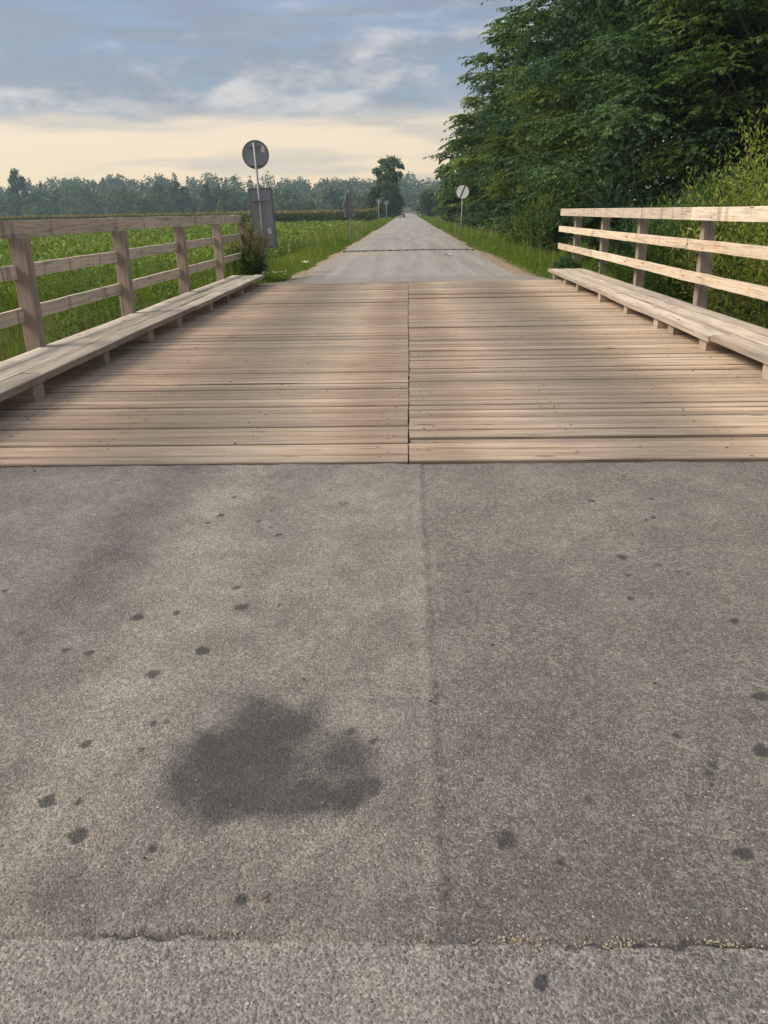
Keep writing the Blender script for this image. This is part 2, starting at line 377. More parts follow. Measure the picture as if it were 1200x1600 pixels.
def mat_leaf(name, stops, trans=0.35, rough=0.6, patch=0.0, patch_col=(0.1, 0.1, 0.02)):
    """stops: colour by per-leaf random tint"""
    m, t = new_mat(name)
    a = t.node('ShaderNodeAttribute', {'attribute_name': 'tint'}).outputs['Fac']
    c = t.ramp(a, stops)
    if patch:
        P = t.node('ShaderNodeNewGeometry').outputs['Position']
        c = t.mix(t.rng(t.noise(P, 0.22, 3, 0.6), 0.50, 0.68, 0.0, patch), c, (*patch_col, 1))
    b = t.node('ShaderNodeBsdfPrincipled', None, Base_Color=c, Roughness=rough); b.inputs['Specular IOR Level'].default_value = 0.12
    tr = t.node('ShaderNodeBsdfTranslucent', None, Color=t.mix(1.0, c, (1.25, 1.3, 0.7, 1), 'MULTIPLY'))
    mx = t.node('ShaderNodeMixShader', None, i0=trans, i1=b.outputs[0], i2=tr.outputs[0])
    o = t.node('ShaderNodeOutputMaterial'); t.l.new(mx.outputs[0], o.inputs[0]); return m
M_LOCUST = mat_leaf('locust_leaves', [(0.0, (0.028, 0.068, 0.032)), (0.5, (0.055, 0.112, 0.050)), (1.0, (0.125, 0.195, 0.075))], 0.35, patch=0.22, patch_col=(0.105, 0.118, 0.018))
M_LOCUSTY = mat_leaf('locust_leaves_olive', [(0.0, (0.055, 0.085, 0.020)), (0.6, (0.095, 0.130, 0.026)), (1.0, (0.145, 0.175, 0.034))], 0.38)
M_LOCUSTB = mat_leaf('locust_leaves_pale', [(0.0, (0.050, 0.092, 0.030)), (0.5, (0.095, 0.152, 0.046)), (1.0, (0.165, 0.225, 0.065))], 0.40, patch=0.3, patch_col=(0.11, 0.125, 0.02))
M_WILLOW = mat_leaf('willow_leaves', [(0.0, (0.140, 0.190, 0.034)), (0.6, (0.230, 0.270, 0.052)), (1.0, (0.32, 0.34, 0.10))], 0.42)
M_GRASS = mat_leaf('grass_blades', [(0.0, (0.068, 0.125, 0.016)), (0.5, (0.130, 0.200, 0.026)), (0.85, (0.190, 0.240, 0.042)), (1.0, (0.26, 0.24, 0.09))], 0.42, patch=0.30, patch_col=(0.165, 0.180, 0.035))
M_WEED = mat_leaf('weed_leaves', [(0.0, (0.045, 0.090, 0.018)), (0.6, (0.085, 0.145, 0.030)), (1.0, (0.15, 0.20, 0.05))], 0.35)
M_BEET = mat_leaf('crop_leaves', [(0.0, (0.085, 0.145, 0.020)), (0.6, (0.150, 0.215, 0.034)), (1.0, (0.23, 0.275, 0.06))], 0.35, 0.45)
M_CORN = mat_leaf('corn_leaves', [(0.0, (0.055, 0.092, 0.028)), (0.55, (0.080, 0.115, 0.036)), (0.6, (0.22, 0.18, 0.085)), (1.0, (0.29, 0.235, 0.115))], 0.25)
M_DRY = mat_leaf('dry_seed_heads', [(0.0, (0.11, 0.115, 0.035)), (0.45, (0.18, 0.16, 0.06)), (0.7, (0.27, 0.205, 0.11)), (1.0, (0.44, 0.38, 0.22))], 0.25)
M_FARD = mat_leaf('far_leaves_dark', [(0.0, (0.030, 0.062, 0.026)), (1.0, (0.064, 0.112, 0.044))], 0.2)
M_FARG = mat_leaf('far_leaves_grey', [(0.0, (0.052, 0.092, 0.044)), (1.0, (0.105, 0.155, 0.072))], 0.2)
M_FARL = mat_leaf('far_leaves_light', [(0.0, (0.060, 0.092, 0.030)), (1.0, (0.115, 0.150, 0.050))], 0.2)
M_FARC = mat_leaf('far_conifer', [(0.0, (0.018, 0.036, 0.022)), (1.0, (0.036, 0.058, 0.032))], 0.1)
M_WHITEFL = mat_leaf('white_petals', [(0.0, (0.70, 0.70, 0.66)), (1.0, (0.80, 0.80, 0.76))], 0.3)
M_YELLFL = mat_leaf('yellow_petals', [(0.0, (0.55, 0.50, 0.05)), (1.0, (0.75, 0.70, 0.12))], 0.3)
def mat_water():
    m, t = new_mat('dark_stream_water')
    n = t.noise(t.node('ShaderNodeNewGeometry').outputs['Position'], 2.5, 3, 0.5)
    finish(t, (0.014, 0.018, 0.012, 1), 0.06, n, 0.15, 0.03, 0.5); return m
M_WATER = mat_water()

# ------------------------------------------------------------------ ground
DECK0, DECK1 = 4.85, 18.40
def smooth(a, b, x):
    t = np.clip((x - a) / (b - a), 0, 1); return t * t * (3 - 2 * t)
def terrain(x, y):
    x = np.asarray(x, float); y = np.asarray(y, float); ax = np.abs(x)
    z = -0.12 - 0.45 * smooth(3.6, 8.5, ax) + 0.03 * smooth(2.8, 3.5, ax)
    depth = 1.5 + 1.0 * smooth(-4.0, 5.0, x)
    dy = np.abs(y - 11.6)
    z = z - depth * (1 - smooth(1.6, 6.75, dy)) * (1 - smooth(60, 90, ax))
    z = z + 0.16 * (fbm(x * 0.6, y * 0.6, 5) - 0.47) * smooth(3.0, 4.5, ax)
    hill = smooth(470, 760, y) * (1 - smooth(-40, 260, x)) * (7.0 + 15.0 * fbm(x * 0.006, y * 0.004, 3)) + smooth(600, 900, y) * 4
    z = z + hill
    return z
def build_ground():
    def axis(fine, step, ends):
        a = np.arange(fine[0], fine[1] + 1e-6, step); out = [a]
        for e, s in ((ends[0], -1), (ends[1], 1)):
            p = a[0] if s < 0 else a[-1]; st = step; q = []
            while (p > e) if s < 0 else (p < e):
                st *= 1.13; p += s * st; q.append(p)
            out.append(np.array(q))
        return np.sort(np.concatenate(out))
    X = axis((-15, 15), 0.35, (-820, 600)); Y = axis((0, 40), 0.35, (-150, 960))
    gx, gy = np.meshgrid(X, Y)
    V = np.stack([gx, gy, terrain(gx, gy)], -1).reshape(-1, 3)
    nx, ny = len(X), len(Y); i = np.arange((nx - 1) * (ny - 1)); r = i // (nx - 1); c = i % (nx - 1); b = r * nx + c
    F = np.stack([b, b + 1, b + nx + 1, b + nx], 1)
    tag(obj('ground', npmesh('ground', V, [F], M_SOIL, smooth=True)), kind='structure')
build_ground()
w = MB(); w.box(-60, 60, 8.2, 15.0, -2.6, -2.05)
tag(obj('stream_water', w.mesh('stream_water', M_WATER)), kind='structure')

# ------------------------------------------------------------------ road, near side: fine sheet with its joint, seam, stains
SPOTS = [(-1.004,3.911,.024,1),(-1.046,3.801,.017,1),(-.654,3.639,.019,1),(-.783,3.824,.017,1),(-.993,4.193,.018,1),(-.742,3.045,.025,.6),(-.685,2.863,.036,.7),(-1.086,2.778,.028,1),(-.943,2.82,.018,1),(-.766,2.522,.031,1),(-.902,2.367,.027,1),(-1.176,2.504,.023,.8),(-.984,1.973,.021,.9),(-.906,1.73,.014,1),(-.996,1.725,.025,1),(-.862,1.597,.028,1),(-.772,2.086,.013,.6),(-.811,2.079,.016,.7),(-.362,4.086,.046,.4),(.238,1.597,.039,.6),(.821,1.561,.022,1),(.867,1.897,.022,.5),(1.029,1.961,.034,.8),(1.14,2.241,.029,.9),(1.249,2.752,.022,.9),(.753,1.756,.023,.4),(.262,1.192,.02,1),(.974,3.355,.026,.9),(1.109,3.269,.026,.5),(.997,4.11,.025,.8),(1.253,3.854,.02,1),(1.211,3.818,.02,.8),(.363,1.524,.014,.7),(.901,2.938,.018,.8),(.301,2.57,.014,.7),(.24,3.013,.016,.5),(.48,1.746,.017,.5),(1.176,3.194,.012,1),(1.209,3.168,.012,1),(1.279,4.54,.015,1),(1.326,4.134,.014,1),(-.182,2.039,.018,.7),(-.288,2.209,.034,.35),(-.826,1.419,.091,.28),(-.896,1.437,.061,.25)]
OIL = [(-.5,2.155,.093,.85),(-.49,1.99,.136,.95),(-.551,1.872,.111,1),(-.551,1.713,.083,.85),(-.427,1.752,.097,1),(-.302,1.74,.084,1),(-.181,1.754,.074,1),(-.127,1.806,.05,.9),(-.36,1.901,.070,.9),(-.40,2.08,.08,.9),(-.26,1.95,.13,.6),(-.196,1.961,.085,.5),(-.17,1.88,.07,.55),(-.294,2.173,.07,.5),(-.33,2.05,.07,.55),(-.62,1.80,.09,.8),(-.62,1.95,.09,.6),(-.74,1.899,.12,.25)]
SEAM_Y = 1.288
def seam_line(x): return SEAM_Y + 0.016 * (fbm(x * 7, x * 0 + 3.3, 9) - 0.47) * 2 + 0.008 * (vnoise(x * 45, x * 0, 4) - 0.5) * 2
def road_near():
    sx = 0.0105
    X = np.concatenate([np.arange(-3.6, -2.9, 0.1), np.arange(-2.9, -1.5, 0.02), np.arange(-1.5, 1.5, sx), np.arange(1.5, 2.9, 0.02), np.arange(2.9, 3.61, 0.1)])
    Y = np.concatenate([np.linspace(-30, 0.68, 40), np.arange(0.7, 2.4, 0.0095), np.arange(2.4, 4.835, 0.015), [4.84]])
    x, y = np.meshgrid(X, Y)
    z = 0.012 * (fbm(x * 0.7, y * 0.7, 21) - 0.47) * np.clip((4.8 - y) / 1.5, 0, 1)
    z = z - 0.016 * smooth(4.80 + 0.03 * (vnoise(x * 9, x * 0, 6) - .5), 4.835, y)
    jx = 0.073 + 0.010 * (fbm(y * 3, y * 0 + 1.7, 2) - 0.47) * 2 + 0.007 * (vnoise(y * 40, y * 0, 8) - 0.5)
    front = 1 - smooth(-0.006, 0.006, y - seam_line(x))
    right = smooth(-0.05, 0.10, x - jx + 0.10 * (fbm(x * 9, y * 9, 36) - .47))
    z = z + 0.003 * (1 - smooth(-0.012, 0.012, x - jx)) * (1 - front)
    z = z + 0.009 * front                                           # the coarse strip sits a little proud
    g = np.exp(-((y - seam_line(x) - 0.008) / 0.010) ** 2)
    keep = np.clip(3.2 * (fbm(x * 5, y * 0 + 2.2, 72) - 0.30), 0.1, 1)
    z = z - 0.013 * g * keep
    ridge = np.exp(-((x - jx + 0.02) / 0.02) ** 2) * vnoise(x * 60, y * 60, 12)
    z = z + 0.004 * ridge * (1 - front) + 0.0028 * (fbm(x * 55, y * 55, 33, 2) - 0.37)
    tone = np.zeros_like(x)
    tone += 0.36 * np.exp(-((x + 1.0 + 0.06 * (fbm(y * 1.2, y * 0, 6) - .47)) / 0.16) ** 2)
    tone -= 0.34 * np.exp(-((x + 1.42) / 0.22) ** 2) * smooth(2.0, 3.0, y)
    tone += 0.10 * np.exp(-((x + 0.25) / 0.28) ** 2)
    tone -= 0.62 * np.exp(-((x - jx - 0.008) / 0.012) ** 2) * np.clip(2.2 * vnoise(x * 60, y * 45, 3) - .6, 0, 1) * (1 - front)
    tone += 0.09 * np.exp(-((x - jx + 0.03) / 0.03) ** 2)
    tone += 0.30 * (1 - right) * 0.25 + 0.16 * smooth(2.6, 4.0, y) * right
    tone -= 0.22 * np.exp(-((y - 4.85) / 0.22) ** 2)
    tone -= 0.20 * np.exp(-((y - SEAM_Y - 0.10) / 0.10) ** 2) * (1 - front)
    tone += 0.34 * (fbm(x * 1.3 + 5, y * 0.7, 41) - 0.47) + 0.45 * (fbm(x * 5, y * 2.0, 43) - 0.47) + 0.5 * (fbm(x * 22, y * 16, 45) - 0.47)
    tone -= 0.95 * g * keep
    tone += 0.30 * np.exp(-((y - seam_line(x) + 0.012) / 0.010) ** 2) * vnoise(x * 25, y * 0, 74)
    st = np.zeros_like(x)
    wx = x + 0.030 * (fbm(x * 30, y * 30, 51, 5) - 0.47) * 2; wy = y + 0.030 * (fbm(x * 30, y * 30, 52, 5) - 0.47) * 2
    for cx, cy, r, a in OIL:
        d = np.hypot(wx - cx, wy - cy) / r
        st = 1 - (1 - st) * (1 - a * (1 - smooth(0.15, 1.65, d)))
    st *= 0.50 + 0.8 * fbm(x * 12, y * 12, 57, 5)
    st *= 1 - 0.25 * np.exp(-((x + 0.28) / 0.07) ** 2 - ((y - 1.95) / 0.06) ** 2)
    wx = x + 0.013 * (fbm(x * 45, y * 45, 61) - 0.47) * 2; wy = y + 0.013 * (fbm(x * 45, y * 45, 62) - 0.47) * 2
    rs = np.random.default_rng(14)
    extra = [(rs.uniform(-1, 1) * (.55 + .5 * q), q, rs.uniform(.006, .018), rs.uniform(.3, .9)) for q in rs.uniform(1.3, 4.7, 70)]
    for cx, cy, r, a in SPOTS + extra:
        d = np.hypot((wx - cx) / r, (wy - cy) / (r * 1.15))
        st = np.maximum(st, min(1, a * 1.1) * (1 - smooth(0.55, 1.12, d)))
    nx, ny = len(X), len(Y); i = np.arange((nx - 1) * (ny - 1)); r = i // (nx - 1); c = i % (nx - 1); b = r * nx + c
    F = np.stack([b, b + 1, b + nx + 1, b + nx], 1)
    me = npmesh('road_near', np.stack([x, y, z], -1).reshape(-1, 3), [F], M_ASPH,
                {'stain': st.ravel(), 'tone': tone.ravel(), 'right_lane': right.ravel(), 'front': front.ravel()}, smooth=True)
    tag(obj('asphalt_road_near', me), kind='structure')
road_near()
def grit():
    rng = np.random.default_rng(77); mb = MB(); V = []; F = []
    def bit(x, y, z, s, rot):
        a = np.array([(1, 0, 0), (-.6, .7, 0), (-.5, -.8, .1), (0, 0, .8), (.2, .5, .5)]) * s * rng.uniform(.6, 1.3, 3)
        ca, sa = math.cos(rot), math.sin(rot)
        p = np.stack([a[:, 0] * ca - a[:, 1] * sa + x, a[:, 0] * sa + a[:, 1] * ca + y, a[:, 2] + z], 1)
        mb.add(p, [(0, 4, 3), (4, 1, 3), (1, 2, 3), (2, 0, 3), (0, 1, 4)])
    xs = np.concatenate([rng.uniform(-0.95, 0.8, 260), rng.normal(-0.30, 0.10, 80), rng.normal(0.32, 0.16, 260), rng.normal(0.62, 0.08, 90)])
    for x in xs:
        keep = vnoise(np.array([x * 9.0]), np.array([0.5]), 71)[0]
        if keep < 0.45 and rng.random() < 0.75: continue
        y = float(seam_line(np.array([x]))[0]) + rng.normal(0.008, 0.006)
        bit(x, y, 0.001 + rng.uniform(0, .005), rng.uniform(.0016, .0042), rng.uniform(0, 6.3))
    for _ in range(160):
        y = rng.uniform(1.05, 4.7); x = rng.uniform(-1, 1) * (0.5 + 0.55 * y)
        bit(x, y, 0.008, rng.uniform(.0015, .0035) * (1 + .2 * y), rng.uniform(0, 6.3))
    for _ in range(60):
        y = rng.normal(2.6, .5); bit(0.073 + rng.normal(0, .012), y, 0.006, rng.uniform(.002, .004), rng.uniform(0, 6.3))
    tag(obj('straw_grit', mb.mesh('straw_grit', M_GRIT)), 'straw coloured grit lying in the road seam and on the asphalt', 'grit', kind='stuff')
    mb = MB()
    for _ in range(120):
        y = rng.uniform(1.4, 17.5); x = rng.uniform(-1, 1) * min(3.0, 0.5 + 0.55 * y)
        bit(x, y, 0.012, rng.uniform(.003, .008) * (1 + .04 * y), rng.uniform(0, 6.3))
    for _ in range(90):
        y = rng.uniform(6, 18); x = rng.choice([-1, 1]) * rng.uniform(2.2, 3.15)
        bit(x, y, 0.014, rng.uniform(.004, .012), rng.uniform(0, 6.3))
    tag(obj('dark_debris', mb.mesh('dark_debris', M_DARKBIT)), 'small dark crumbs scattered over deck and road', 'debris', kind='stuff')
grit()

# road beyond the bridge: ragged edges, a raised transverse joint, gravel shoulder
def road_far():
    ys = np.concatenate([np.arange(18.42, 60, 0.3), np.arange(60, 700, 3.0)])
    def edge(side, yy):
        w = 2.66 + 0.22 * (fbm(yy * 0.35, yy * 0 + side * 7, 15) - 0.47) + 0.07 * (vnoise(yy * 2.3, yy * 0, 19 + side) - 0.5) + 0.15 * smooth(60, 200, yy)
        return w + (0.75 * (1 - smooth(18.4, 21.5, yy)) if side > 0 else 0.9 * (1 - smooth(18.4, 20.2, yy)))
    L = -edge(-1, ys); Rr = edge(1, ys); cols = np.linspace(0, 1, 13)
    x = L[:, None] * (1 - cols) + Rr[:, None] * cols; y = np.repeat(ys[:, None], 13, 1)
    crown = 0.03 * (1 - (2 * cols - 1) ** 2)
    z = -0.02 + crown + 0.012 * (fbm(x * 0.5, y * 0.3, 23) - 0.47)
    z[:, 0] = -0.03; z[:, -1] = -0.03
    nx, ny = 13, len(ys); i = np.arange((nx - 1) * (ny - 1)); r = i // (nx - 1); c = i % (nx - 1); b = r * nx + c
    F = np.stack([b, b + 1, b + nx + 1, b + nx], 1)
    road = tag(obj('asphalt_road_far', npmesh('road_far', np.stack([x, y, z], -1).reshape(-1, 3), [F], M_ROAD, smooth=True)), kind='structure')
    # bitumen joint
    xs = np.linspace(-2.62, 2.62, 60); pts = [(xx, 33.4 + 0.08 * math.sin(xx * 1.3) - 0.035 * xx + 0.05 * RNG.normal(), 0.012 + 0.018 * (1 - (xx / 2.7) ** 2)) for xx in xs]
    V = []; F2 = []
    for i, p in enumerate(pts):
        h = 0.012 + 0.012 * RNG.random()
        V += [(p[0], p[1] - 0.10, p[2] - 0.04), (p[0], p[1] - 0.06, p[2] + h), (p[0], p[1] + 0.07, p[2] + h * .9), (p[0], p[1] + 0.12, p[2] - 0.04)]
        if i:
            for k in range(3): F2.append((4 * i - 4 + k, 4 * i + k, 4 * i + k + 1, 4 * i - 3 + k))
    obj('joint_ridge', npmesh('joint_ridge', np.array(V), [np.array(F2)], mat_plain('bitumen', (0.075, 0.072, 0.07), (0.12, 0.112, 0.105), 4.0)), road)
    # gravel shoulders
    for side in (-1, 1):
        yy = np.arange(18.5, 75, 0.25); e = edge(side, yy)
        wd = 0.10 + 0.75 * np.clip(fbm(yy * 0.4, yy * 0 + side, 27) - 0.30, 0, 1) + (0.55 * np.exp(-((yy - 24.5) / 5.0) ** 2) if side > 0 else 0.15 * np.exp(-((yy - 27) / 5) ** 2))
        V = []; F3 = []
        for i in range(len(yy)):
            for k in range(4):
                xx = e[i] - 0.10 + (wd[i] + 0.10) * k / 3
                V.append((side * xx, yy[i], -0.045 - 0.045 * k / 3 + (0.012 * RNG.random() if k else 0)))
            if i:
                for k in range(3): F3.append((4 * i - 4 + k, 4 * i + k, 4 * i + k + 1, 4 * i - 3 + k))
        tag(obj('gravel_shoulder', npmesh('gravel_shoulder', np.array(V), [np.array(F3)], M_GRAVEL, smooth=True)), kind='structure')
    return edge
ROAD_EDGE = road_far()

# ------------------------------------------------------------------ the wooden bridge
def plank_mesh(L, W, T, rng, wob=0.004, segs=4, ch=0.008, rough_end=0.0, thick_wob=0.0):
    """board along local X, top at z=0 .. bottom -T; slightly bowed edges, chamfered top, hexagonal section"""
    V = []; F = []
    xs = np.linspace(-L / 2, L / 2, segs)
    a, b, tz = rng.normal(0, wob, (3, segs))
    for i, x in enumerate(xs):
        y0, y1 = -W / 2 + a[i], W / 2 + b[i]; z = thick_wob * tz[i] / max(wob, 1e-6)
        e = [0, 0, 0, 0, 0, 0]
        if rough_end and i in (0, segs - 1): e = rng.normal(0, rough_end, 6)
        for k, (yy, zz) in enumerate(((y0, z - T), (y0, z - ch), (y0 + ch, z), (y1 - ch, z), (y1, z - ch), (y1, z - T))):
            V.append((x + e[k], yy, zz))
    for i in range(segs - 1):
        for k in range(6):
            p, q = i * 6 + k, i * 6 + (k + 1) % 6
            F.append((p, q, q + 6, p + 6))
    F4 = np.array(F); o = (segs - 1) * 6
    caps = [(0, 5, 4, 1), (1, 4, 3, 2), (o, o + 1, o + 4, o + 5), (o + 1, o + 2, o + 3, o + 4)]
    return np.array(V), np.concatenate([F4, np.array(caps)])
def board(name, L, W, T, mat, parent, loc, rot, rng, **k):
    V, F = plank_mesh(L, W, T, rng, **k)
    return obj(name, npmesh(name, V, [F], mat), parent, loc, rot)

def build_deck():
    rng = np.random.default_rng(5)
    deck = thing('bridge_deck', 'wide brown plank bridge deck laid in two halves across the road', 'bridge deck', (0, DECK0, 0))
    nails = MB()
    for side in (-1, 1):
        y = DECK0 + 0.004
        while y < DECK1 - 0.05:
            wdt = rng.uniform(0.105, 0.160)
            if y + wdt > DECK1: wdt = DECK1 - y
            gap = abs(rng.normal(0.004, 0.004)) + 0.005
            if rng.random() < 0.25: gap += rng.uniform(0.006, 0.014)
            inner = 0.0025 + abs(rng.normal(0, 0.0022)) + 0.004 * math.sin(y * 0.9) * side + 0.001
            outer = 3.98 + rng.uniform(-0.03, 0.03)
            L = outer - inner
            zt = rng.normal(0.004, 0.0040)
            board('plank', L, wdt - gap, 0.06, M_DECK, deck, (side * (inner + L / 2), y + wdt / 2 - DECK0, zt), (rng.normal(0, .006), rng.normal(0, .0005), rng.normal(0, .0006)), rng,
                  wob=0.0026, segs=6, ch=0.007, rough_end=0.0015)
            for bx in (0.16, 1.15, 2.15, 3.05):
                for yo in (0.28, 0.72):
                    if rng.random() < 0.50:
                        cx, cy = side * (bx + rng.normal(0, .05)), y + wdt * yo - DECK0 + rng.normal(0, .008)
                        r = rng.uniform(.005, .0095)
                        n0 = nails.n
                        ring = [(cx + r * math.cos(q), cy + r * math.sin(q), zt + 0.0035) for q in np.linspace(0, 6.283, 7)[:-1]]
                        nails.add(ring + [(cx, cy, zt + 0.005)], [(i, (i + 1) % 6, 6) for i in range(6)])
            y += wdt
    tag(obj('nail_heads', nails.mesh('nail_heads', M_IRON), deck), kind='stuff')
    for x in (-3.3, -2.2, -1.1, -0.05, 1.1, 2.2, 3.3):
        b = MB(); b.box(-0.11, 0.11, 0.15, DECK1 - DECK0 - 0.15, -0.42, -0.062)
        obj('stringer_beam', b.mesh('stringer_beam', M_BEAM), deck, (x, 0, 0))
    for y0 in (-0.3, DECK1 - DECK0 - 0.02):
        b = MB(); b.box(-4.6, 4.6, y0, y0 + 0.32, -2.4, -0.075)
        obj('abutment', b.mesh('abutment', M_CONC), deck)
build_deck()

def build_walkway(side, y_end, label, joints, blocks, y0=2.6):
    rng = np.random.default_rng(31 + side)
    w = thing('bridge_walkway', label, 'walkway', (side * 3.57, y0, 0), group='raised plank walkways')
    edges = [3.205, 3.452, 3.700, 3.955] if side < 0 else [3.20, 3.46, 3.72, 4.00]
    for k in range(3):
        ys = [y0] + joints[k] + [y_end]
        for a, b in zip(ys[:-1], ys[1:]):
            wd = edges[k + 1] - edges[k]; L = b - a
            zt = 0.205 + rng.normal(0, 0.006)
            cx = side * (edges[k] + wd / 2) - side * 3.57 + (rng.normal(0, 0.012) if k == 0 else rng.normal(0, .003))
            board('plank', L - 0.008, wd - 0.014, 0.062, M_WALK, w, (cx, (a + b) / 2 - y0, zt),
                  (0, 0, math.pi / 2 + rng.normal(0, .0012)), rng, wob=0.004, segs=7, ch=0.006, rough_end=0.004, thick_wob=0.0025)
    for yb in blocks:
        b = MB(); sx = rng.uniform(.07, .09)
        V, F = plank_mesh(0.72, 0.19, 0.136, rng, wob=0.003, segs=3, ch=0.006, rough_end=0.004)
        o = obj('bearer_block', npmesh('bearer_block', V, [F], M_POST), w, (side * 0.035 + rng.normal(0, .01), yb + 0.08 - y0, 0.1405), (0, 0, rng.normal(0, .02)))
    return w
build_walkway(-1, 18.45, 'grey raised plank walkway along the left railing by the green field', [[6.9, 12.2], [9.0, 14.2], [7.6, 12.9]], [3.6, 5.1, 6.7, 8.38, 10.05, 11.4, 13.25, 14.66, 15.9, 17.3])
build_walkway(1, 19.0, 'pale raised plank walkway along the right railing by the willow bush', [[8.65, 13.2], [5.5, 11.0], [7.0, 15.0]], [4.0, 5.6, 7.2, 8.85, 10.04, 10.62, 12.2, 13.86, 15.8, 17.2, 18.45])

def build_railing(side, posts, y_end, label, y0, mats):
    rng = np.random.default_rng(91 + side)
    X = 4.06
    r = thing('bridge_railing', label, 'railing', (side * X, y0, 0), group='bridge railings')
    for yp in posts:
        L = 2.05
        V, F = plank_mesh(L, 0.155, 0.16, rng, wob=0.002, segs=3, ch=0.006)
        lean = rng.normal(0.006, 0.006)
        o = obj('post', npmesh('post', V, [F], M_POST), r, (side * 0.08 + side * 0.015, yp + 0.08 - y0, 1.305 - L / 2), (0, -math.pi / 2 + side * -lean, 0))
        o.location.x = side * (0.10) + 0.08
    bolt = MB(); bolt.tube([(-0.006, 0, 0), (0.006, 0, 0)], [0.011, 0.010], 6); bme = bolt.mesh('bolt', M_IRON)
    for yp in posts:
        for zb in (0.975, 0.545):
            obj('bolt', bme, r, (side * (0.008 - 0.034), yp + 0.04 - y0 + rng.normal(0, .01), zb + rng.normal(0, .012)))
            obj('bolt', bme, r, (side * (0.008 - 0.034), yp + 0.125 - y0 + rng.normal(0, .01), zb + rng.normal(0, .012)))
    spec = [('top_rail', 1.302, 1.472, 0.10, mats[0], 0.0), ('middle_rail', 0.905, 1.045, 0.06, mats[1], 0.0), ('lower_rail', 0.475, 0.615, 0.06, mats[1], 0.0)]
    for nm, z0, z1, th, mat, dx in spec:
        ys = [y0] + ([p + 0.08 for p in posts[1:-1:2]] if nm == 'top_rail' else [p + 0.08 for p in posts[1:-1]]) + [y_end + rng.uniform(-.06, .06)]
        for a, b in zip(ys[:-1], ys[1:]):
            L = b - a
            V, F = plank_mesh(L - 0.004, th, z1 - z0, rng, wob=0.0022, segs=8, ch=0.007, rough_end=0.004, thick_wob=0.0016)
            obj(nm, npmesh(nm, V, [F], mat), r, (side * (0.02 - 0.012) + (0 if nm != 'top_rail' else side * 0.035) + side * rng.normal(0, .002), (a + b) / 2 - y0, z1 + rng.normal(0, .003)), (rng.normal(0, .004), 0, math.pi / 2))
    return r
build_railing(-1, [2.3, 5.35, 8.42, 11.45, 14.55, 17.45, 20.35], 20.5, 'weathered grey wooden railing on the left side of the bridge', 1.8, (M_RAIL, M_RAIL))
build_railing(1, [3.0, 6.0, 9.0, 12.15, 15.5, 18.45, 21.45], 22.6, 'sunlit pale wooden railing on the right side of the bridge', 2.5, (M_RAIL, M_RAILO))

# ------------------------------------------------------------------ road signs
def disc_mesh(r, th, mat, k=40):
    mb = MB()
    ring = lambda rr, y: [(rr * math.cos(2 * math.pi * i / k), y, rr * math.sin(2 * math.pi * i / k)) for i in range(k)]
    V = ring(r, -th / 2) + ring(r, th / 2) + [(0, -th / 2, 0), (0, th / 2, 0)]
    F = [(i, (i + 1) % k, k + (i + 1) % k, k + i) for i in range(k)] + [((i + 1) % k, i, 2 * k) for i in range(k)] + [(k + i, k + (i + 1) % k, 2 * k + 1) for i in range(k)]
    mb.add(V, F); return mb.mesh('disc', mat)
def ring_mesh(r, w, th, mat, k=40):
    mb = MB(); V = []
    for rr, y in ((r, -th / 2), (r, th / 2), (r - w, th / 2), (r - w, -th / 2)):
        V += [(rr * math.cos(2 * math.pi * i / k), y, rr * math.sin(2 * math.pi * i / k)) for i in range(k)]
    F = [(j * k + i, j * k + (i + 1) % k, ((j + 1) % 4) * k + (i + 1) % k, ((j + 1) % 4) * k + i) for j in range(4) for i in range(k)]
    mb.add(V, F); return mb.mesh('rim', mat)
def boxmesh(name, mat, *b):
    m = MB(); m.box(*b); return m.mesh(name, mat)
def tubemesh(name, mat, pts, rad, k=10):
    m = MB(); m.tube(pts, rad, k); return m.mesh(name, mat, smooth=True)

# tall leaning post with a round plate and a long board, both seen from behind
s = thing('road_sign', 'tall leaning grey post with round plate and long board seen from behind', 'road sign', (-3.76, 22.0, -0.1), R_(10), 'road signs')
s.rotation_euler = (0, R_(-2.2), R_(9))
obj('pole', tubemesh('pole', M_METAL, [(0, 0, -0.4), (0, 0, 1.5), (0, 0, 3.28)], [0.032] * 3), s)
d = obj('round_plate', disc_mesh(0.335, 0.012, M_SIGNBACK), s, (0.02, 0.055, 3.0))
obj('rim', ring_mesh(0.340, 0.018, 0.034, M_SIGNRIM), d, (0, -0.006, 0))
obj('sticker', boxmesh('sticker', M_STICKER, 0.15, 0.235, -0.012, -0.0075, 0.05, 0.19), d)
for z in (3.2, 2.76):
    obj('bracket', boxmesh('bracket', M_METAL, -0.17, 0.17, -0.004, 0.046, z - 0.016, z + 0.016), s)
p = obj('back_board', boxmesh('back_board', M_SIGNBACK, -0.30, 0.30, 0.045, 0.058, 0.74, 2.20), s, (0.04, 0.02, 0), (0, 0, R_(6)))
for b_ in ((-0.305, -0.285, 0.02, 0.059, 0.735, 2.205), (0.285, 0.305, 0.02, 0.059, 0.735, 2.205), (-0.284, 0.284, 0.02, 0.059, 2.186, 2.207), (-0.284, 0.284, 0.02, 0.059, 0.733, 0.754)):
    obj('edge_fold', boxmesh('edge_fold', M_SIGNRIM, *b_), p)
obj('sticker', boxmesh('sticker', M_STICKER, 0.10, 0.19, 0.038, 0.0435, 1.08, 1.22), p)
for z in (1.92, 1.0):
    obj('clamp', boxmesh('clamp', M_METAL, -0.19, 0.21, -0.036, 0.055, z - 0.018, z + 0.018), s)

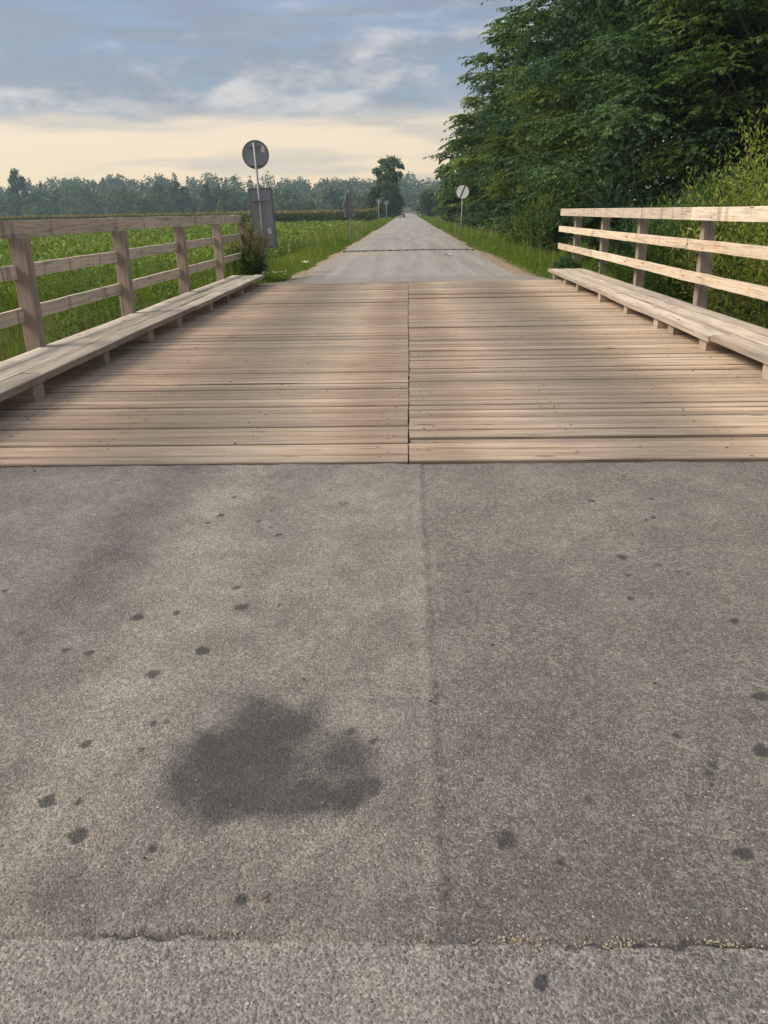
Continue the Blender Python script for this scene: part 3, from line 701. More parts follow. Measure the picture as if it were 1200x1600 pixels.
# triangular plate over a small board
s = thing('road_sign', 'triangular warning sign seen from behind on the left verge', 'road sign', (-3.22, 48.0, -0.1), R_(-38), 'road signs')
s.rotation_euler = (0, R_(-2.5), R_(50))
obj('pole', tubemesh('pole', M_METAL, [(0, 0, -0.4), (0, 0, 2.75)], [0.034] * 2), s)
mb = MB(); hh = 0.98; ww = 0.56
tri = [(-ww, -0.0), (ww, -0.0), (ww - 0.0, 0.06), (0.05, hh), (-0.05, hh), (-ww, 0.06)]
V = [(x, 0.04, z) for x, z in tri] + [(x, 0.054, z) for x, z in tri]; n = len(tri)
mb.add(V, [(0, 1, 2, 5), (5, 2, 3, 4), (n, n + 5, n + 2, n + 1), (n + 5, n + 4, n + 3, n + 2)] + [(i, n + i, n + (i + 1) % n, (i + 1) % n) for i in range(n)])
tr = obj('triangle_plate', mb.mesh('triangle_plate', M_SIGNBACK), s, (0.02, 0, 1.82))
for x0, z0 in ((0.16, 0.50), (0.30, 0.12)):
    obj('sticker', boxmesh('sticker', M_STICKER, x0, x0 + 0.09, 0.030, 0.0385, z0, z0 + 0.11), tr)
bp = obj('lower_board', boxmesh('lower_board', M_SIGNBACK, -0.40, 0.42, 0.04, 0.054, 1.32, 1.80), s)
obj('sticker', boxmesh('sticker', M_STICKER, 0.28, 0.37, 0.030, 0.0385, 1.36, 1.47), bp)
for z in (2.45, 1.55):
    obj('bracket', boxmesh('bracket', M_METAL, -0.16, 0.16, -0.036, 0.039, z - 0.016, z + 0.016), s)

# two round plates far down the left verge
for (x, y, zc, lab, r) in ((-3.25, 96, 2.52, 'nearer of two small round signs before the tall roadside tree', 0.33), (-3.1, 124, 2.62, 'farther of two small round signs before the tall roadside tree', 0.34)):
    s = thing('road_sign', lab, 'road sign', (x, y, -0.15), R_(4), 'road signs')
    obj('pole', tubemesh('pole', M_METAL, [(0, 0, -0.3), (0, 0, zc + 0.3)], [0.035] * 2), s)
    d = obj('round_plate', disc_mesh(r, 0.012, M_METAL), s, (0, 0.05, zc + 0.15))
    obj('rim', ring_mesh(r + .005, 0.03, 0.03, M_SIGNBACK), d, (0, -0.004, 0))
    obj('sticker', boxmesh('sticker', M_STICKER, 0.08, 0.17, -0.012, -0.0075, 0.0, 0.12), d)
# white end-of-limit sign on the right
s = thing('road_sign', 'white round sign with black diagonal bar on the right verge', 'road sign', (3.28, 52.0, -0.12), R_(-3), 'road signs')
s.rotation_euler = (0, R_(1.2), R_(-3))
obj('pole', tubemesh('pole', M_METAL, [(0, 0, -0.4), (0, 0, 2.85)], [0.034] * 2), s)
d = obj('round_plate', disc_mesh(0.385, 0.012, M_SIGNWHITE), s, (0, -0.05, 2.62))
obj('rim', ring_mesh(0.39, 0.016, 0.02, M_SIGNBACK), d)
obj('diagonal_bar', boxmesh('diagonal_bar', M_BLACK, -0.035, 0.035, -0.0125, -0.008, -0.375, 0.375), d, None, (0, R_(22), 0))
for z in (2.78, 2.45): obj('bracket', boxmesh('bracket', M_METAL, -0.12, 0.12, -0.043, 0.036, z - 0.015, z + 0.015), s)

# ------------------------------------------------------------------ vegetation builders
def blades_mesh(name, P, H, W, mat, rng, lean=0.35, tint=None):
    n = len(P); az = rng.uniform(0, 2 * math.pi, n); ln = np.abs(rng.normal(0, lean, n)) + 0.05
    D = np.stack([np.cos(az), np.sin(az), np.zeros(n)], 1)
    fz = rng.uniform(0, 2 * math.pi, n); S = np.stack([np.cos(fz), np.sin(fz), np.zeros(n)], 1)
    H = H[:, None]; W = W[:, None]; ln = ln[:, None]; up = np.array([0, 0, 1.0])
    m = P + up * H * 0.55 + D * H * ln * 0.35; tip = P + up * H * (1 - 0.25 * np.clip(ln, 0, 1.5)) + D * H * ln
    V = np.stack([P - S * W * .5, P + S * W * .5, m + S * W * .42, m - S * W * .42, tip], 1).reshape(-1, 3)
    b = np.arange(n)[:, None] * 5
    F4 = b + np.array([0, 1, 2, 3]); F3 = b + np.array([3, 2, 4])
    tint = rng.random(n) if tint is None else tint
    return npmesh(name, V, [F4, F3], mat, {'tint': np.repeat(tint, 5)})
def scatter(n, x0, x1, y0, y1, rng, falloff=0.0):
    """points with density falling with distance down the road"""
    u = rng.random(n)
    if falloff > 0:
        k = 1 - falloff + 1e-4; y = (y0 ** k + u * (y1 ** k - y0 ** k)) ** (1 / k)
    else: y = y0 + u * (y1 - y0)
    return rng.uniform(x0, x1, n), y
def put(x, y, dz=-0.02): return np.stack([x, y, terrain(x, y) + dz], 1)

def grass():
    rng = np.random.default_rng(3)
    Pl, Hl, Wl, Tl = [], [], [], []
    def patch(n, x0, x1, y0, y1, h, w, fall=0.0, dry=0.0, keep=None, clump=0.5):
        x, y = scatter(n, x0, x1, y0, y1, rng, fall)
        k = np.ones(n, bool)
        if keep is not None: k = keep(x, y)
        x, y = x[k], y[k]; n = len(x)
        P = put(x, y); c = fbm(x * 0.9, y * 0.5, 81); c2 = fbm(x * 0.25, y * 0.2, 85)
        grow = np.clip((np.abs(x) - 2.6) / 1.3, 0.25, 1) if clump < 2 else 1.0
        H = h * (0.45 + rng.random(n) * 0.6) * (0.5 + (clump if clump < 2 else 0.6) * 2 * c) * grow
        W = w * (0.6 + 0.7 * rng.random(n)) * (1 + np.clip(y - 20, 0, 200) / 26.0)
        t = np.clip(0.15 + 0.55 * rng.random(n) + 0.9 * (c2 - 0.47) + (rng.random(n) < dry) * 0.5, 0, 1)
        Pl.append(P); Hl.append(H); Wl.append(W); Tl.append(t)
    def off_road(x, y):
        e = np.where(x < 0, ROAD_EDGE(-1, y), ROAD_EDGE(1, y))
        g = np.where(x > 0, 0.55 * np.exp(-((y - 24.5) / 5.0) ** 2), 0.12 * np.exp(-((y - 27) / 5) ** 2))
        soft = 0.35 * fbm(x * 3, y * 1.5, 88) - 0.22
        return np.abs(x) > e + soft + g * 0.7
    patch(48000, -7.2, -2.5, 18.5, 45, 0.34, 0.011, 1.2, 0.05, off_road)
    patch(28000, -8.0, -2.6, 45, 260, 0.45, 0.014, 1.5, 0.10, off_road)
    patch(46000, 2.5, 8.0, 18.5, 45, 0.36, 0.011, 1.2, 0.05, off_road)
    patch(24000, 2.6, 8.0, 45, 260, 0.42, 0.013, 1.5, 0.05, off_road)
    nb = lambda x, y: (y > 19.0) | (np.abs(x) > 4.2)
    patch(48000, -13, -4.05, 5.0, 25.5, 0.62, 0.011, 0, 0.10, nb, 2.0)
    patch(18000, -30, -13, 9.0, 26.5, 0.60, 0.016, 0, 0.12, nb, 2.0)
    patch(16000, 4.1, 10, 6.0, 20, 0.60, 0.011, 0, 0.03, nb, 2.0)
    me = blades_mesh('grass', np.concatenate(Pl), np.concatenate(Hl), np.concatenate(Wl), M_GRASS, rng, 0.42, np.concatenate(Tl))
    tag(obj('grass', me), 'green grass along both verges and down the stream banks', 'grass', kind='stuff')
    # seed stalks
    x, y = scatter(800, -9, -2.9, 19, 120, rng, 1.0); x2, y2 = scatter(260, 3.2, 6, 19, 80, rng, 1.0); x3, y3 = scatter(1500, -22, -4.3, 12, 25, rng)
    x = np.concatenate([x, x2, x3]); y = np.concatenate([y, y2, y3]); k = off_road(x, y) & (np.abs(x) > 3.1); x, y = x[k], y[k]; n = len(x)
    me = blades_mesh('stalks', put(x, y), 0.55 + 0.5 * rng.random(n), 0.008 * (1 + np.clip(y - 20, 0, 100) / 30), M_DRY, rng, 0.15)
    tag(obj('seed_stalks', me), 'thin straw coloured seed stalks standing among the grass', 'stalks', kind='stuff')
grass()

def leafy(name, P, n_per, size, mat, rng, spread, height, up=0.5, tint_shift=None):
    """leaf rosettes: P base points"""
    n = len(P); C = np.repeat(P, n_per, 0); m = len(C)
    az = rng.uniform(0, 2 * math.pi, m); el = rng.uniform(0.1, 1.2, m) * up
    sz = np.repeat(size, n_per) * rng.uniform(0.6, 1.15, m) if np.ndim(size) else size * rng.uniform(0.6, 1.15, m)
    hgt = np.repeat(height, n_per) if np.ndim(height) else height
    spr = np.repeat(spread, n_per) if np.ndim(spread) else spread
    U = np.stack([np.cos(az) * np.cos(el), np.sin(az) * np.cos(el), np.sin(el)], 1)
    rr = rng.random(m) ** 0.6
    C = C + np.stack([np.cos(az) * rr * spr, np.sin(az) * rr * spr, hgt * rng.uniform(0.35, 1.0, m) * (1.05 - 0.45 * rr)], 1)
    N = unit(np.array([0, 0, 1.0]) + 0.7 * rng.normal(size=(m, 3)))
    V, F = leaf_geo(C, U, N, sz, sz * 0.62)
    t = rng.random(m)
    if tint_shift is not None: t = np.clip(t * 0.7 + np.repeat(tint_shift, n_per), 0, 1)
    return npmesh(name, V, [F], mat, {'tint': np.repeat(t, 4)})

def field():
    rng = np.random.default_rng(8)
    # low leafy crop in rows
    x = []; y = []
    n = 21500
    yy = (1 / (1 / 24.5 + rng.random(n) * (1 / 152.0 - 1 / 24.5)))
    xx = -6.9 - 0.5 * rng.random(n) - rng.random(n) * (yy * 0.62 + 6)
    row = np.round(yy / 0.55) * 0.55; near = yy < 45
    yy = np.where(near, row + rng.normal(0, .07, n), yy)
    s = 0.165 * (1 + np.clip(yy - 25, 0, 200) / 42.0)
    me = leafy('field_crop', put(xx, yy), 6, s, M_BEET, rng, s * 1.2, 0.50 + 0.15 * fbm(xx * .2, yy * .2, 4), 0.7, 0.35 * fbm(xx * 0.15, yy * 0.12, 7))
    tag(obj('field_crop', me), 'low broad leaved green crop covering the field on the left', 'crop', kind='stuff')
    # carpet under the far leaves so no bare soil shows
    # weeds between field and railing
    n = 5200
    xx = rng.uniform(-14, -4.3, n); yy = rng.uniform(6.0, 24.5, n)
    k = fbm(xx * .5, yy * .5, 93) > 0.40; xx, yy = xx[k], yy[k]
    me = leafy('bank_weeds', put(xx, yy), 10, 0.085, M_WEED, rng, 0.20, 0.75, 0.9)
    tag(obj('bank_weeds', me), 'leafy green weeds covering the bank left of the bridge', 'weeds', kind='stuff')
    n = 2600
    xx = rng.uniform(-7.5, -4.4, n); yy = rng.uniform(21.5, 40, n)
    k = (fbm(xx * .5, yy * .3, 95) > 0.44) & (xx < -4.3 - 0.03 * (yy - 21)); xx, yy = xx[k], yy[k]
    me = leafy('verge_weeds', put(xx, yy), 10, 0.11, M_WEED, rng, 0.22, 0.55, 0.9, np.full(len(xx), .25))
    tag(obj('verge_weeds', me), 'pale leafy weeds between left verge grass and crop field', 'weeds', kind='stuff')
    n = 3600
    xx = rng.uniform(4.3, 9.5, n); yy = rng.uniform(6.0, 19.5, n)
    me = leafy('ditch_weeds', put(xx, yy), 10, 0.09, M_WEED, rng, 0.20, 0.7, 0.9)
    tag(obj('ditch_weeds', me), 'dark leafy weeds in the ditch right of the bridge', 'weeds', kind='stuff')
    # maize
    n = 5200
    xx = -5.5 - rng.random(n) * 125; rowi = rng.integers(0, 10, n); yy = 152 + rowi * 0.8 + rng.normal(0, .1, n)
    P = put(xx, yy); hgt = 2.2 + 0.25 * rng.normal(0, 1, n) * .5
    Pm = np.repeat(P, 6, 0); hm = np.repeat(hgt, 6); m = len(Pm)
    az = rng.uniform(0, 2 * math.pi, m); z = rng.uniform(0.12, 0.85, m) * hm
    C = Pm + np.stack([np.zeros(m), np.zeros(m), z], 1); U = unit(np.stack([np.cos(az), np.sin(az), rng.uniform(.3, 1.1, m)], 1))
    V1, F1 = leaf_geo(C, U, rand_dir(m, rng), rng.uniform(.5, .9, m), np.full(m, 0.16)); t1 = rng.uniform(0, 0.54, m)
    Pt = np.repeat(P, 3, 0); k = len(Pt); C = Pt + np.stack([rng.normal(0, .08, k), rng.normal(0, .08, k), np.repeat(hgt, 3) * 0.88], 1)
    U = unit(np.stack([rng.normal(0, .4, k), rng.normal(0, .4, k), np.ones(k)], 1))
    V2, F2 = leaf_geo(C, U, rand_dir(k, rng), np.full(k, 0.45), np.full(k, 0.14)); t2 = rng.uniform(0.6, 1, k)
    V3, F3 = leaf_geo(P, np.tile([0, 0, 1.0], (n, 1)), rand_dir(n, rng), hgt * .95, np.full(n, 0.12)); t3 = rng.uniform(0, .4, n)
    V = np.concatenate([V1, V2, V3]); F = np.arange(len(V)).reshape(-1, 4)
    me = npmesh('maize', V, [F], M_CORN, {'tint': np.repeat(np.concatenate([t1, t2, t3]), 4)})
    tag(obj('maize_strip', me), 'long strip of maize with tan tassels beyond the green crop', 'maize', kind='stuff')
field()

def limb(p0, p1, r0, r1, rng, n=6, sag=0.0, wob=0.06):
    p0, p1 = np.array(p0, float), np.array(p1, float); L = np.linalg.norm(p1 - p0); pts = []
    for i in range(n):
        t = i / (n - 1); p = p0 * (1 - t) + p1 * t
        p = p + rng.normal(0, wob * L * 0.25, 3) * math.sin(math.pi * t) + np.array([0, 0, sag * L * math.sin(math.pi * t)])
        pts.append(p)
    return pts, [r0 * (1 - i / (n - 1)) + r1 * i / (n - 1) for i in range(n)]

def locust_tree(name, x, y, height, radius, label, rng, lobes=60, plumes=24, leaves=20, leaf=0.26, mat=None, low=0.06, group='locust trees right of the road', side=0.0, trunk_r=0.17, taper=1.9):
    z0 = float(terrain(np.array([x]), np.array([y]))[0]) - 0.1
    t = thing(name, label, 'tree', (x, y, z0), 0, group)
    tr = MB()
    lean = rng.normal(0, 0.05, 2); top = np.array([lean[0] * height + side * radius * .12, lean[1] * height, height * 0.86])
    pts, rad = limb((0, 0, -0.3), top, trunk_r, trunk_r * 0.22, rng, 9, 0, 0.10)
    tr.tube(pts, rad, 9)
    P = np.array(pts)
    centres = []
    for i in range(lobes):
        h = low + (1 - low) * ((i + rng.random()) / lobes) ** 0.85
        prof = (0.66 + 0.46 * math.sin(math.pi * min(1, (h * 1.05) ** 0.8))) * math.sqrt(max(0.05, 1 - max(0, (h - 0.62) / 0.40) ** 2))
        a = i * 2.39996 + rng.normal(0, .3); rr = radius * max(prof, .18) * rng.uniform(0.62, 1.0)
        c = np.array([math.cos(a) * rr + top[0] * h, math.sin(a) * rr + top[1] * h, h * height])
        centres.append(c)
        if i % 2 == 0:
            k = min(len(P) - 2, max(1, int(h * 0.62 * len(P))))
            lp, lr = limb(P[k], c, trunk_r * (0.42 - 0.25 * h), 0.018, rng, 5, -0.05 if h < .3 else 0.05, 0.12)
            tr.tube(lp, lr, 5, False)
    obj('trunk', tr.mesh('trunk', M_BARK, smooth=True), t)
    Cs, Us, Ns, Ls, Ts = [], [], [], [], []
    for c in centres:
        lr = radius * rng.uniform(0.28, 0.46); tone = rng.normal(0, .27)
        k = int(plumes * rng.uniform(.7, 1.3)); outv = unit(np.array([c[0], c[1], 0.15 * height]))
        for _ in range(k):
            a = rng.uniform(0, 2 * math.pi); d = np.array([math.cos(a), math.sin(a), 0.0]) + 0.55 * outv; d[2] = rng.uniform(-0.14, 0.46); d = unit(d)
            st = c + rng.normal(0, .20, 3) * lr * np.array([1, 1, .55]); L = lr * rng.uniform(.65, 1.15)
            s = np.linspace(0.12, 1, leaves) + rng.normal(0, .03, leaves)
            path = st + d * (s * L)[:, None] + np.array([0, 0, -1.0]) * (0.26 * L * s ** 2.2)[:, None]
            tang = unit(d[None] + np.array([0, 0, -1.0]) * (0.55 * s ** 1.2)[:, None])
            sid = unit(np.cross(tang, np.array([0, 0, 1.0]))) * rng.choice([-1, 1], leaves)[:, None]
            U = unit(sid * rng.uniform(.5, 1.0, leaves)[:, None] + tang * 0.7 + np.array([0, 0, -1.0]) * rng.uniform(0.05, 0.65, leaves)[:, None] + rng.normal(0, .18, (leaves, 3)))
            N = unit(np.array([0, 0, 1.0]) + 0.45 * rng.normal(size=(leaves, 3)))
            Cs.append(path); Us.append(U); Ns.append(N); Ls.append(leaf * rng.uniform(.5, 1.35, leaves)); Ts.append(np.clip(0.45 + tone + rng.normal(0, .22, leaves), 0, 1))
    C = np.concatenate(Cs); L = np.concatenate(Ls)
    V, F = leaf_geo(C, np.concatenate(Us), np.concatenate(Ns), L, L * 0.42)
    tint = np.repeat(np.concatenate(Ts), 4)
    # inner foliage, tinted darker: the crown's inner shade is put into its colour
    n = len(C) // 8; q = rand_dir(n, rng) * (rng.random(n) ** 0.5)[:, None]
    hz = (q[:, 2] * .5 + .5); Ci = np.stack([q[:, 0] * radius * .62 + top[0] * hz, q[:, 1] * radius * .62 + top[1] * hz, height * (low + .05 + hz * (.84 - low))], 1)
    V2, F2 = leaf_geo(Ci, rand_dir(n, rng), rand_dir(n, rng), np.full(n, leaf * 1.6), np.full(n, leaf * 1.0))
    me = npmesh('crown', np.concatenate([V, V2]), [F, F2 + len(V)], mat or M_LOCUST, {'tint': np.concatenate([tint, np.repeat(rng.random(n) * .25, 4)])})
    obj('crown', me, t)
    return t

def right_trees():
    rng = np.random.default_rng(2024)
    A, B, O = M_LOCUST, M_LOCUSTB, M_LOCUSTY
    L = [  # x, y, height, radius, lobes, plumes, leaves, leaf, material, lowest foliage, label
        (8.0, 29.5, 13.5, 4.0, 48, 46, 30, 0.155, A, .03, 'tall dark locust tree just behind the right railing end, overhanging the verge'),
        (7.6, 37.5, 7.5, 3.3, 30, 42, 27, 0.18, O, .02, 'lower olive-yellow locust tree behind the white round sign'),
        (9.6, 40.0, 15.0, 4.3, 48, 38, 26, 0.20, A, .20, 'tall blue-green locust tree rising behind the olive one'),
        (8.6, 50.0, 14.0, 3.9, 44, 34, 24, 0.24, A, .03, 'dark locust tree third in the row along the road'),
        (8.3, 61.0, 13.5, 3.8, 42, 30, 22, 0.29, B, .03, 'fresher green locust tree fourth in the row along the road'),
        (8.0, 90.0, 11.5, 3.8, 38, 22, 18, 0.44, A, .02, 'locust tree near the far end of the row'),
        (7.6, 108.0, 9.0, 3.3, 34, 18, 16, 0.54, B, .02, 'last small locust tree at the far end of the row'),
        (12.4, 27.0, 14.0, 4.1, 48, 46, 30, 0.155, B, .14, 'lighter green locust tree above the willow bush'),
    ]

    built = []
    for x, y, h, r, lo, pl, le, lf, mt, lw, lab in L:
        built.append(locust_tree('locust_tree', x, y, h, r, lab, rng, lo, pl, le, lf, mt, low=lw))
    # further trees of the same growth, turned and rescaled
    for src, x, y, rz, sxy, sz, mt, lab in (
            (6, 16.2, 23.5, 2.1, 1.0, 0.93, B, 'locust tree at the right edge of the picture'),
            (2, 14.0, 36.0, 1.3, 1.05, 1.02, A, 'tall locust tree standing behind the lighter one'),
            (2, 11.0, 32.5, 3.4, 1.0, 1.0, A, 'dark locust tree filling the gap behind the two nearest ones'),
            (2, 17.0, 41.0, 4.6, 1.15, 1.08, A, 'tall dark locust tree far behind the right edge trees'),
            (2, 19.5, 32.0, 5.6, 1.08, 0.95, B, 'locust tree in the back row at the far right'),
            (3, 8.2, 74.0, 2.6, 0.98, 0.93, A, 'dark locust tree fifth in the row along the road')):
        o = built[src]; c = o.copy(); COL.objects.link(c)
        c.location = (x, y, float(terrain(np.array([x]), np.array([y]))[0]) - 0.1); c.rotation_euler = (0, 0, rz); c.scale = (sxy, sxy, sz); c['label'] = lab
        for ch in o.children:
            k = ch.copy(); COL.objects.link(k); k.parent = c
            if ch.name.startswith('crown'): k.material_slots[0].link = 'OBJECT'; k.material_slots[0].material = mt
right_trees()

def bush(name, x, y, h, r, label, rng, stems=90, leaves=70, leaf=0.11, wid=0.2, mat=None, cat='bush', up=1.0, ry=None, group=None, zoff=0.0, fan=0.9):
    z0 = float(terrain(np.array([x]), np.array([y]))[0]) - 0.05 + zoff
    t = thing(name, label, cat, (x, y, z0), 0, group)
    st = MB(); Cs, Us, Ts = [], [], []
    for i in range(stems):
        a = rng.uniform(0, 2 * math.pi); q = rng.random() ** 0.55
        base = np.array([math.cos(a) * r * .30 * q, math.sin(a) * (ry or r) * .30 * q, 0])
        hh = h * (1 - 0.38 * q ** 2.2) * rng.uniform(.72, 1.08)
        tip = np.array([math.cos(a) * r * q * fan, math.sin(a) * (ry or r) * q * fan, hh])
        pts, rad = limb(base, tip, 0.014 * h / 3 + .004, 0.003, rng, 6, 0.0, .10)
        if i % 2 == 0: st.tube(pts, rad, 4, False)
        P = np.array(pts); s = rng.uniform(0.10, 1.0, leaves) ** 0.75; f = s * 5; k = np.minimum(f.astype(int), 4); w = (f - k)[:, None]
        c = P[k] * (1 - w) + P[k + 1] * w; tg = unit(P[k + 1] - P[k])
        c = c + rng.normal(0, 0.09 * r / 2.2, (leaves, 3)) * (1.15 - 0.6 * s)[:, None] * 1.4
        Cs.append(c); Us.append(unit(tg * up + rng.normal(0, .55, (leaves, 3)))); Ts.append(np.clip(rng.normal(.45, .22, leaves) + 0.12 * rng.normal(), 0, 1))
    C = np.concatenate(Cs); n = len(C); L = leaf * rng.uniform(.6, 1.3, n)
    V, F = leaf_geo(C, np.concatenate(Us), rand_dir(n, rng), L, L * wid)
    obj('stems', st.mesh('stems', M_BARK), t)
    obj('foliage', npmesh('foliage', V, [F], mat or M_WEED, {'tint': np.repeat(np.concatenate(Ts), 4)}), t)
    return t
def shrubs():
    rng = np.random.default_rng(404)
    bush('willow_bush', 7.7, 15.2, 5.6, 3.3, 'big yellow-green willow bush beyond the right railing', rng, 400, 170, 0.11, 0.27, M_WILLOW, ry=2.8, up=0.7)
    bush('willow_bush', 5.9, 16.9, 2.9, 1.5, 'lower dark green willow shrub behind the middle of the right railing', rng, 110, 110, 0.12, 0.24, M_WEED)
    bush('leafy_shrub', 6.4, 21.5, 1.9, 1.6, 'dark shrub under the trees behind the right railing end', rng, 90, 80, 0.13, 0.4, M_LOCUST)
    bush('leafy_shrub', 4.75, 23.6, 0.85, 0.55, 'small round pale shrub on the right verge before the dark trees', rng, 60, 60, 0.075, 0.3, M_BEET)
    bush('leafy_shrub', 3.75, 19.6, 0.55, 0.42, 'low dark clump of weeds at the far end of the right walkway', rng, 60, 60, 0.06, 0.45, M_LOCUST)
    bush('ditch_plant', 5.25, 10.3, 1.75, 0.35, 'upright bright leafy plant beside the right walkway, nearest the picture edge', rng, 14, 34, 0.13, 0.34, M_BEET, 'plant', zoff=.1)
    bush('ditch_plant', 4.9, 11.2, 1.55, 0.30, 'smaller upright leafy plant left of the bright one by the right walkway', rng, 10, 30, 0.12, 0.34, M_WEED, 'plant', zoff=.1)
    bush('leafy_shrub', 5.6, 33.0, 2.3, 1.7, 'shaggy olive shrub hanging over the right verge behind the small round shrub', rng, 110, 80, 0.15, 0.36, M_LOCUSTB)
    bush('leafy_shrub', 6.0, 41.0, 2.2, 1.6, 'dark shrub at the tree feet just right of the white sign post', rng, 90, 70, 0.17, 0.4, M_LOCUST)
    bush('leafy_shrub', 9.5, 24.5, 3.0, 2.4, 'dark shrub in deep shade behind the pale right railing', rng, 120, 80, 0.17, 0.4, M_LOCUST)
    bush('leafy_shrub', 12.5, 19.5, 3.2, 2.6, 'dark shrub behind the big willow bush', rng, 120, 80, 0.17, 0.4, M_LOCUST)
    bush('leafy_shrub', 12.0, 33.5, 4.2, 3.0, 'tall dark shrub closing the gap under the trees behind the willow', rng, 90, 80, 0.26, 0.45, M_LOCUST)
    bush('leafy_shrub', 16.5, 29.5, 4.4, 3.2, 'tall dark shrub under the trees near the right picture edge', rng, 90, 80, 0.26, 0.45, M_LOCUST)
    bush('leafy_shrub', 9.6, 45.0, 3.6, 2.6, 'dark shrub between the tree trunks behind the right railing end', rng, 80, 70, 0.28, 0.45, M_LOCUST)
    # weed clump with dry flower heads at the left railing end
    bush('dry_weed', -3.95, 20.6, 1.68, 0.62, 'tall weed with dry brown flower heads at the left railing end', rng, 95, 50, 0.055, 0.4, M_DRY, 'weed', fan=1.0)
    bush('leafy_shrub', -4.0, 20.3, 0.95, 0.58, 'dark green bushy clump at the foot of the left railing end', rng, 80, 70, 0.07, 0.5, M_WEED)
    bush('yellow_flower_plant', -6.0, 9.8, 1.75, 0.22, 'yellow flowering plant at the left picture edge behind the railing', rng, 8, 24, 0.06, 0.6, M_YELLFL, 'plant')
shrubs()

def far_tree(name, x, y, h, w, mat, rng, n=1700, q=0.5, low=0.05, label=None, group=None, kind='round', openness=0.0):
    z0 = float(terrain(np.array([x]), np.array([y]))[0]) - 0.2
    t = thing(name, label, 'tree', (x, y, z0), 0, group)
    tr = MB(); pts, rad = limb((0, 0, -0.3), (rng.normal(0, .03) * h, 0, h * .8), 0.02 * h + .06, 0.03, rng, 6); tr.tube(pts, rad, 6)
    V, F, T, lobes = crown_geo(h, w, rng, n, q, low, kind, openness)
    for c in lobes[::2]:
        lp, lr = limb(np.array(pts[2]) * .6 + np.array(pts[3]) * .4, c, 0.008 * h + .02, 0.02, rng, 4); tr.tube(lp, lr, 4, False)
    obj('trunk', tr.mesh('trunk', M_BARK), t)
    obj('crown', npmesh('crown', V, [F], mat, {'tint': T}), t)
    return t
def crown_geo(h, w, rng, n, q, low, kind='round', openness=0.0, base=(0, 0, 0)):
    r = w / 2
    if kind == 'conifer':
        hz = rng.random(n) ** 1.4; a = rng.uniform(0, 2 * math.pi, n); rr = r * (1 - hz) * rng.uniform(.55, 1.05, n) * (0.72 + .28 * np.sin(hz * 40))
        C = np.stack([np.cos(a) * rr, np.sin(a) * rr, h * (low + (1 - low) * hz)], 1); U = unit(np.stack([np.cos(a), np.sin(a), np.full(n, -.35)], 1)); N = unit(np.array([0, 0, 1.]) + .4 * rng.normal(size=(n, 3)))
        lob = []
        T = np.clip(rng.normal(.5, .25, n), 0, 1)
    else:
        k = 16 if openness == 0 else 24; lob = []; rad = []
        for i in range(k):
            hz = low + .10 + (0.80 - low) * ((i + rng.random()) / k); a = i * 2.4 + rng.normal(0, .4)
            pr = math.sin(math.pi * min(.97, .16 + hz * .84)) ** .55 if openness == 0 else 1.05 - .25 * abs(hz - .7)
            q_ = .62 if openness == 0 else .8 * rng.uniform(.2, 1)
            lob.append((math.cos(a) * r * pr * q_, math.sin(a) * r * pr * q_, hz * h)); rad.append(r * (rng.uniform(.34, .52) if openness == 0 else rng.uniform(.20, .40)) * (1 - .3 * hz))
        lob = np.array(lob); rad = np.array(rad)
        id_ = rng.integers(0, k, n); d = rand_dir(n, rng); d[:, 2] = np.abs(d[:, 2]) * rng.choice([1, 1, -1], n)
        s = rng.uniform(.55, 1.08, n)[:, None] if openness == 0 else rng.uniform(.2, 1.15, n)[:, None]
        C = lob[id_] + d * s * rad[id_][:, None] * np.array([1, 1, .85 if openness == 0 else .6])
        U = unit(d * .5 + rng.normal(0, .6, (n, 3)) + np.array([0, 0, -.25])); N = unit(d + .5 * rng.normal(size=(n, 3)))
        T = np.clip(rng.normal(.5, .2, n) + rng.normal(0, .15, k)[id_], 0, 1)
    V, F = leaf_geo(C + np.array(base), U, N, q * rng.uniform(.7, 1.4, n), q * .75 * rng.uniform(.7, 1.3, n))
    return V, F, np.repeat(T, 4), lob

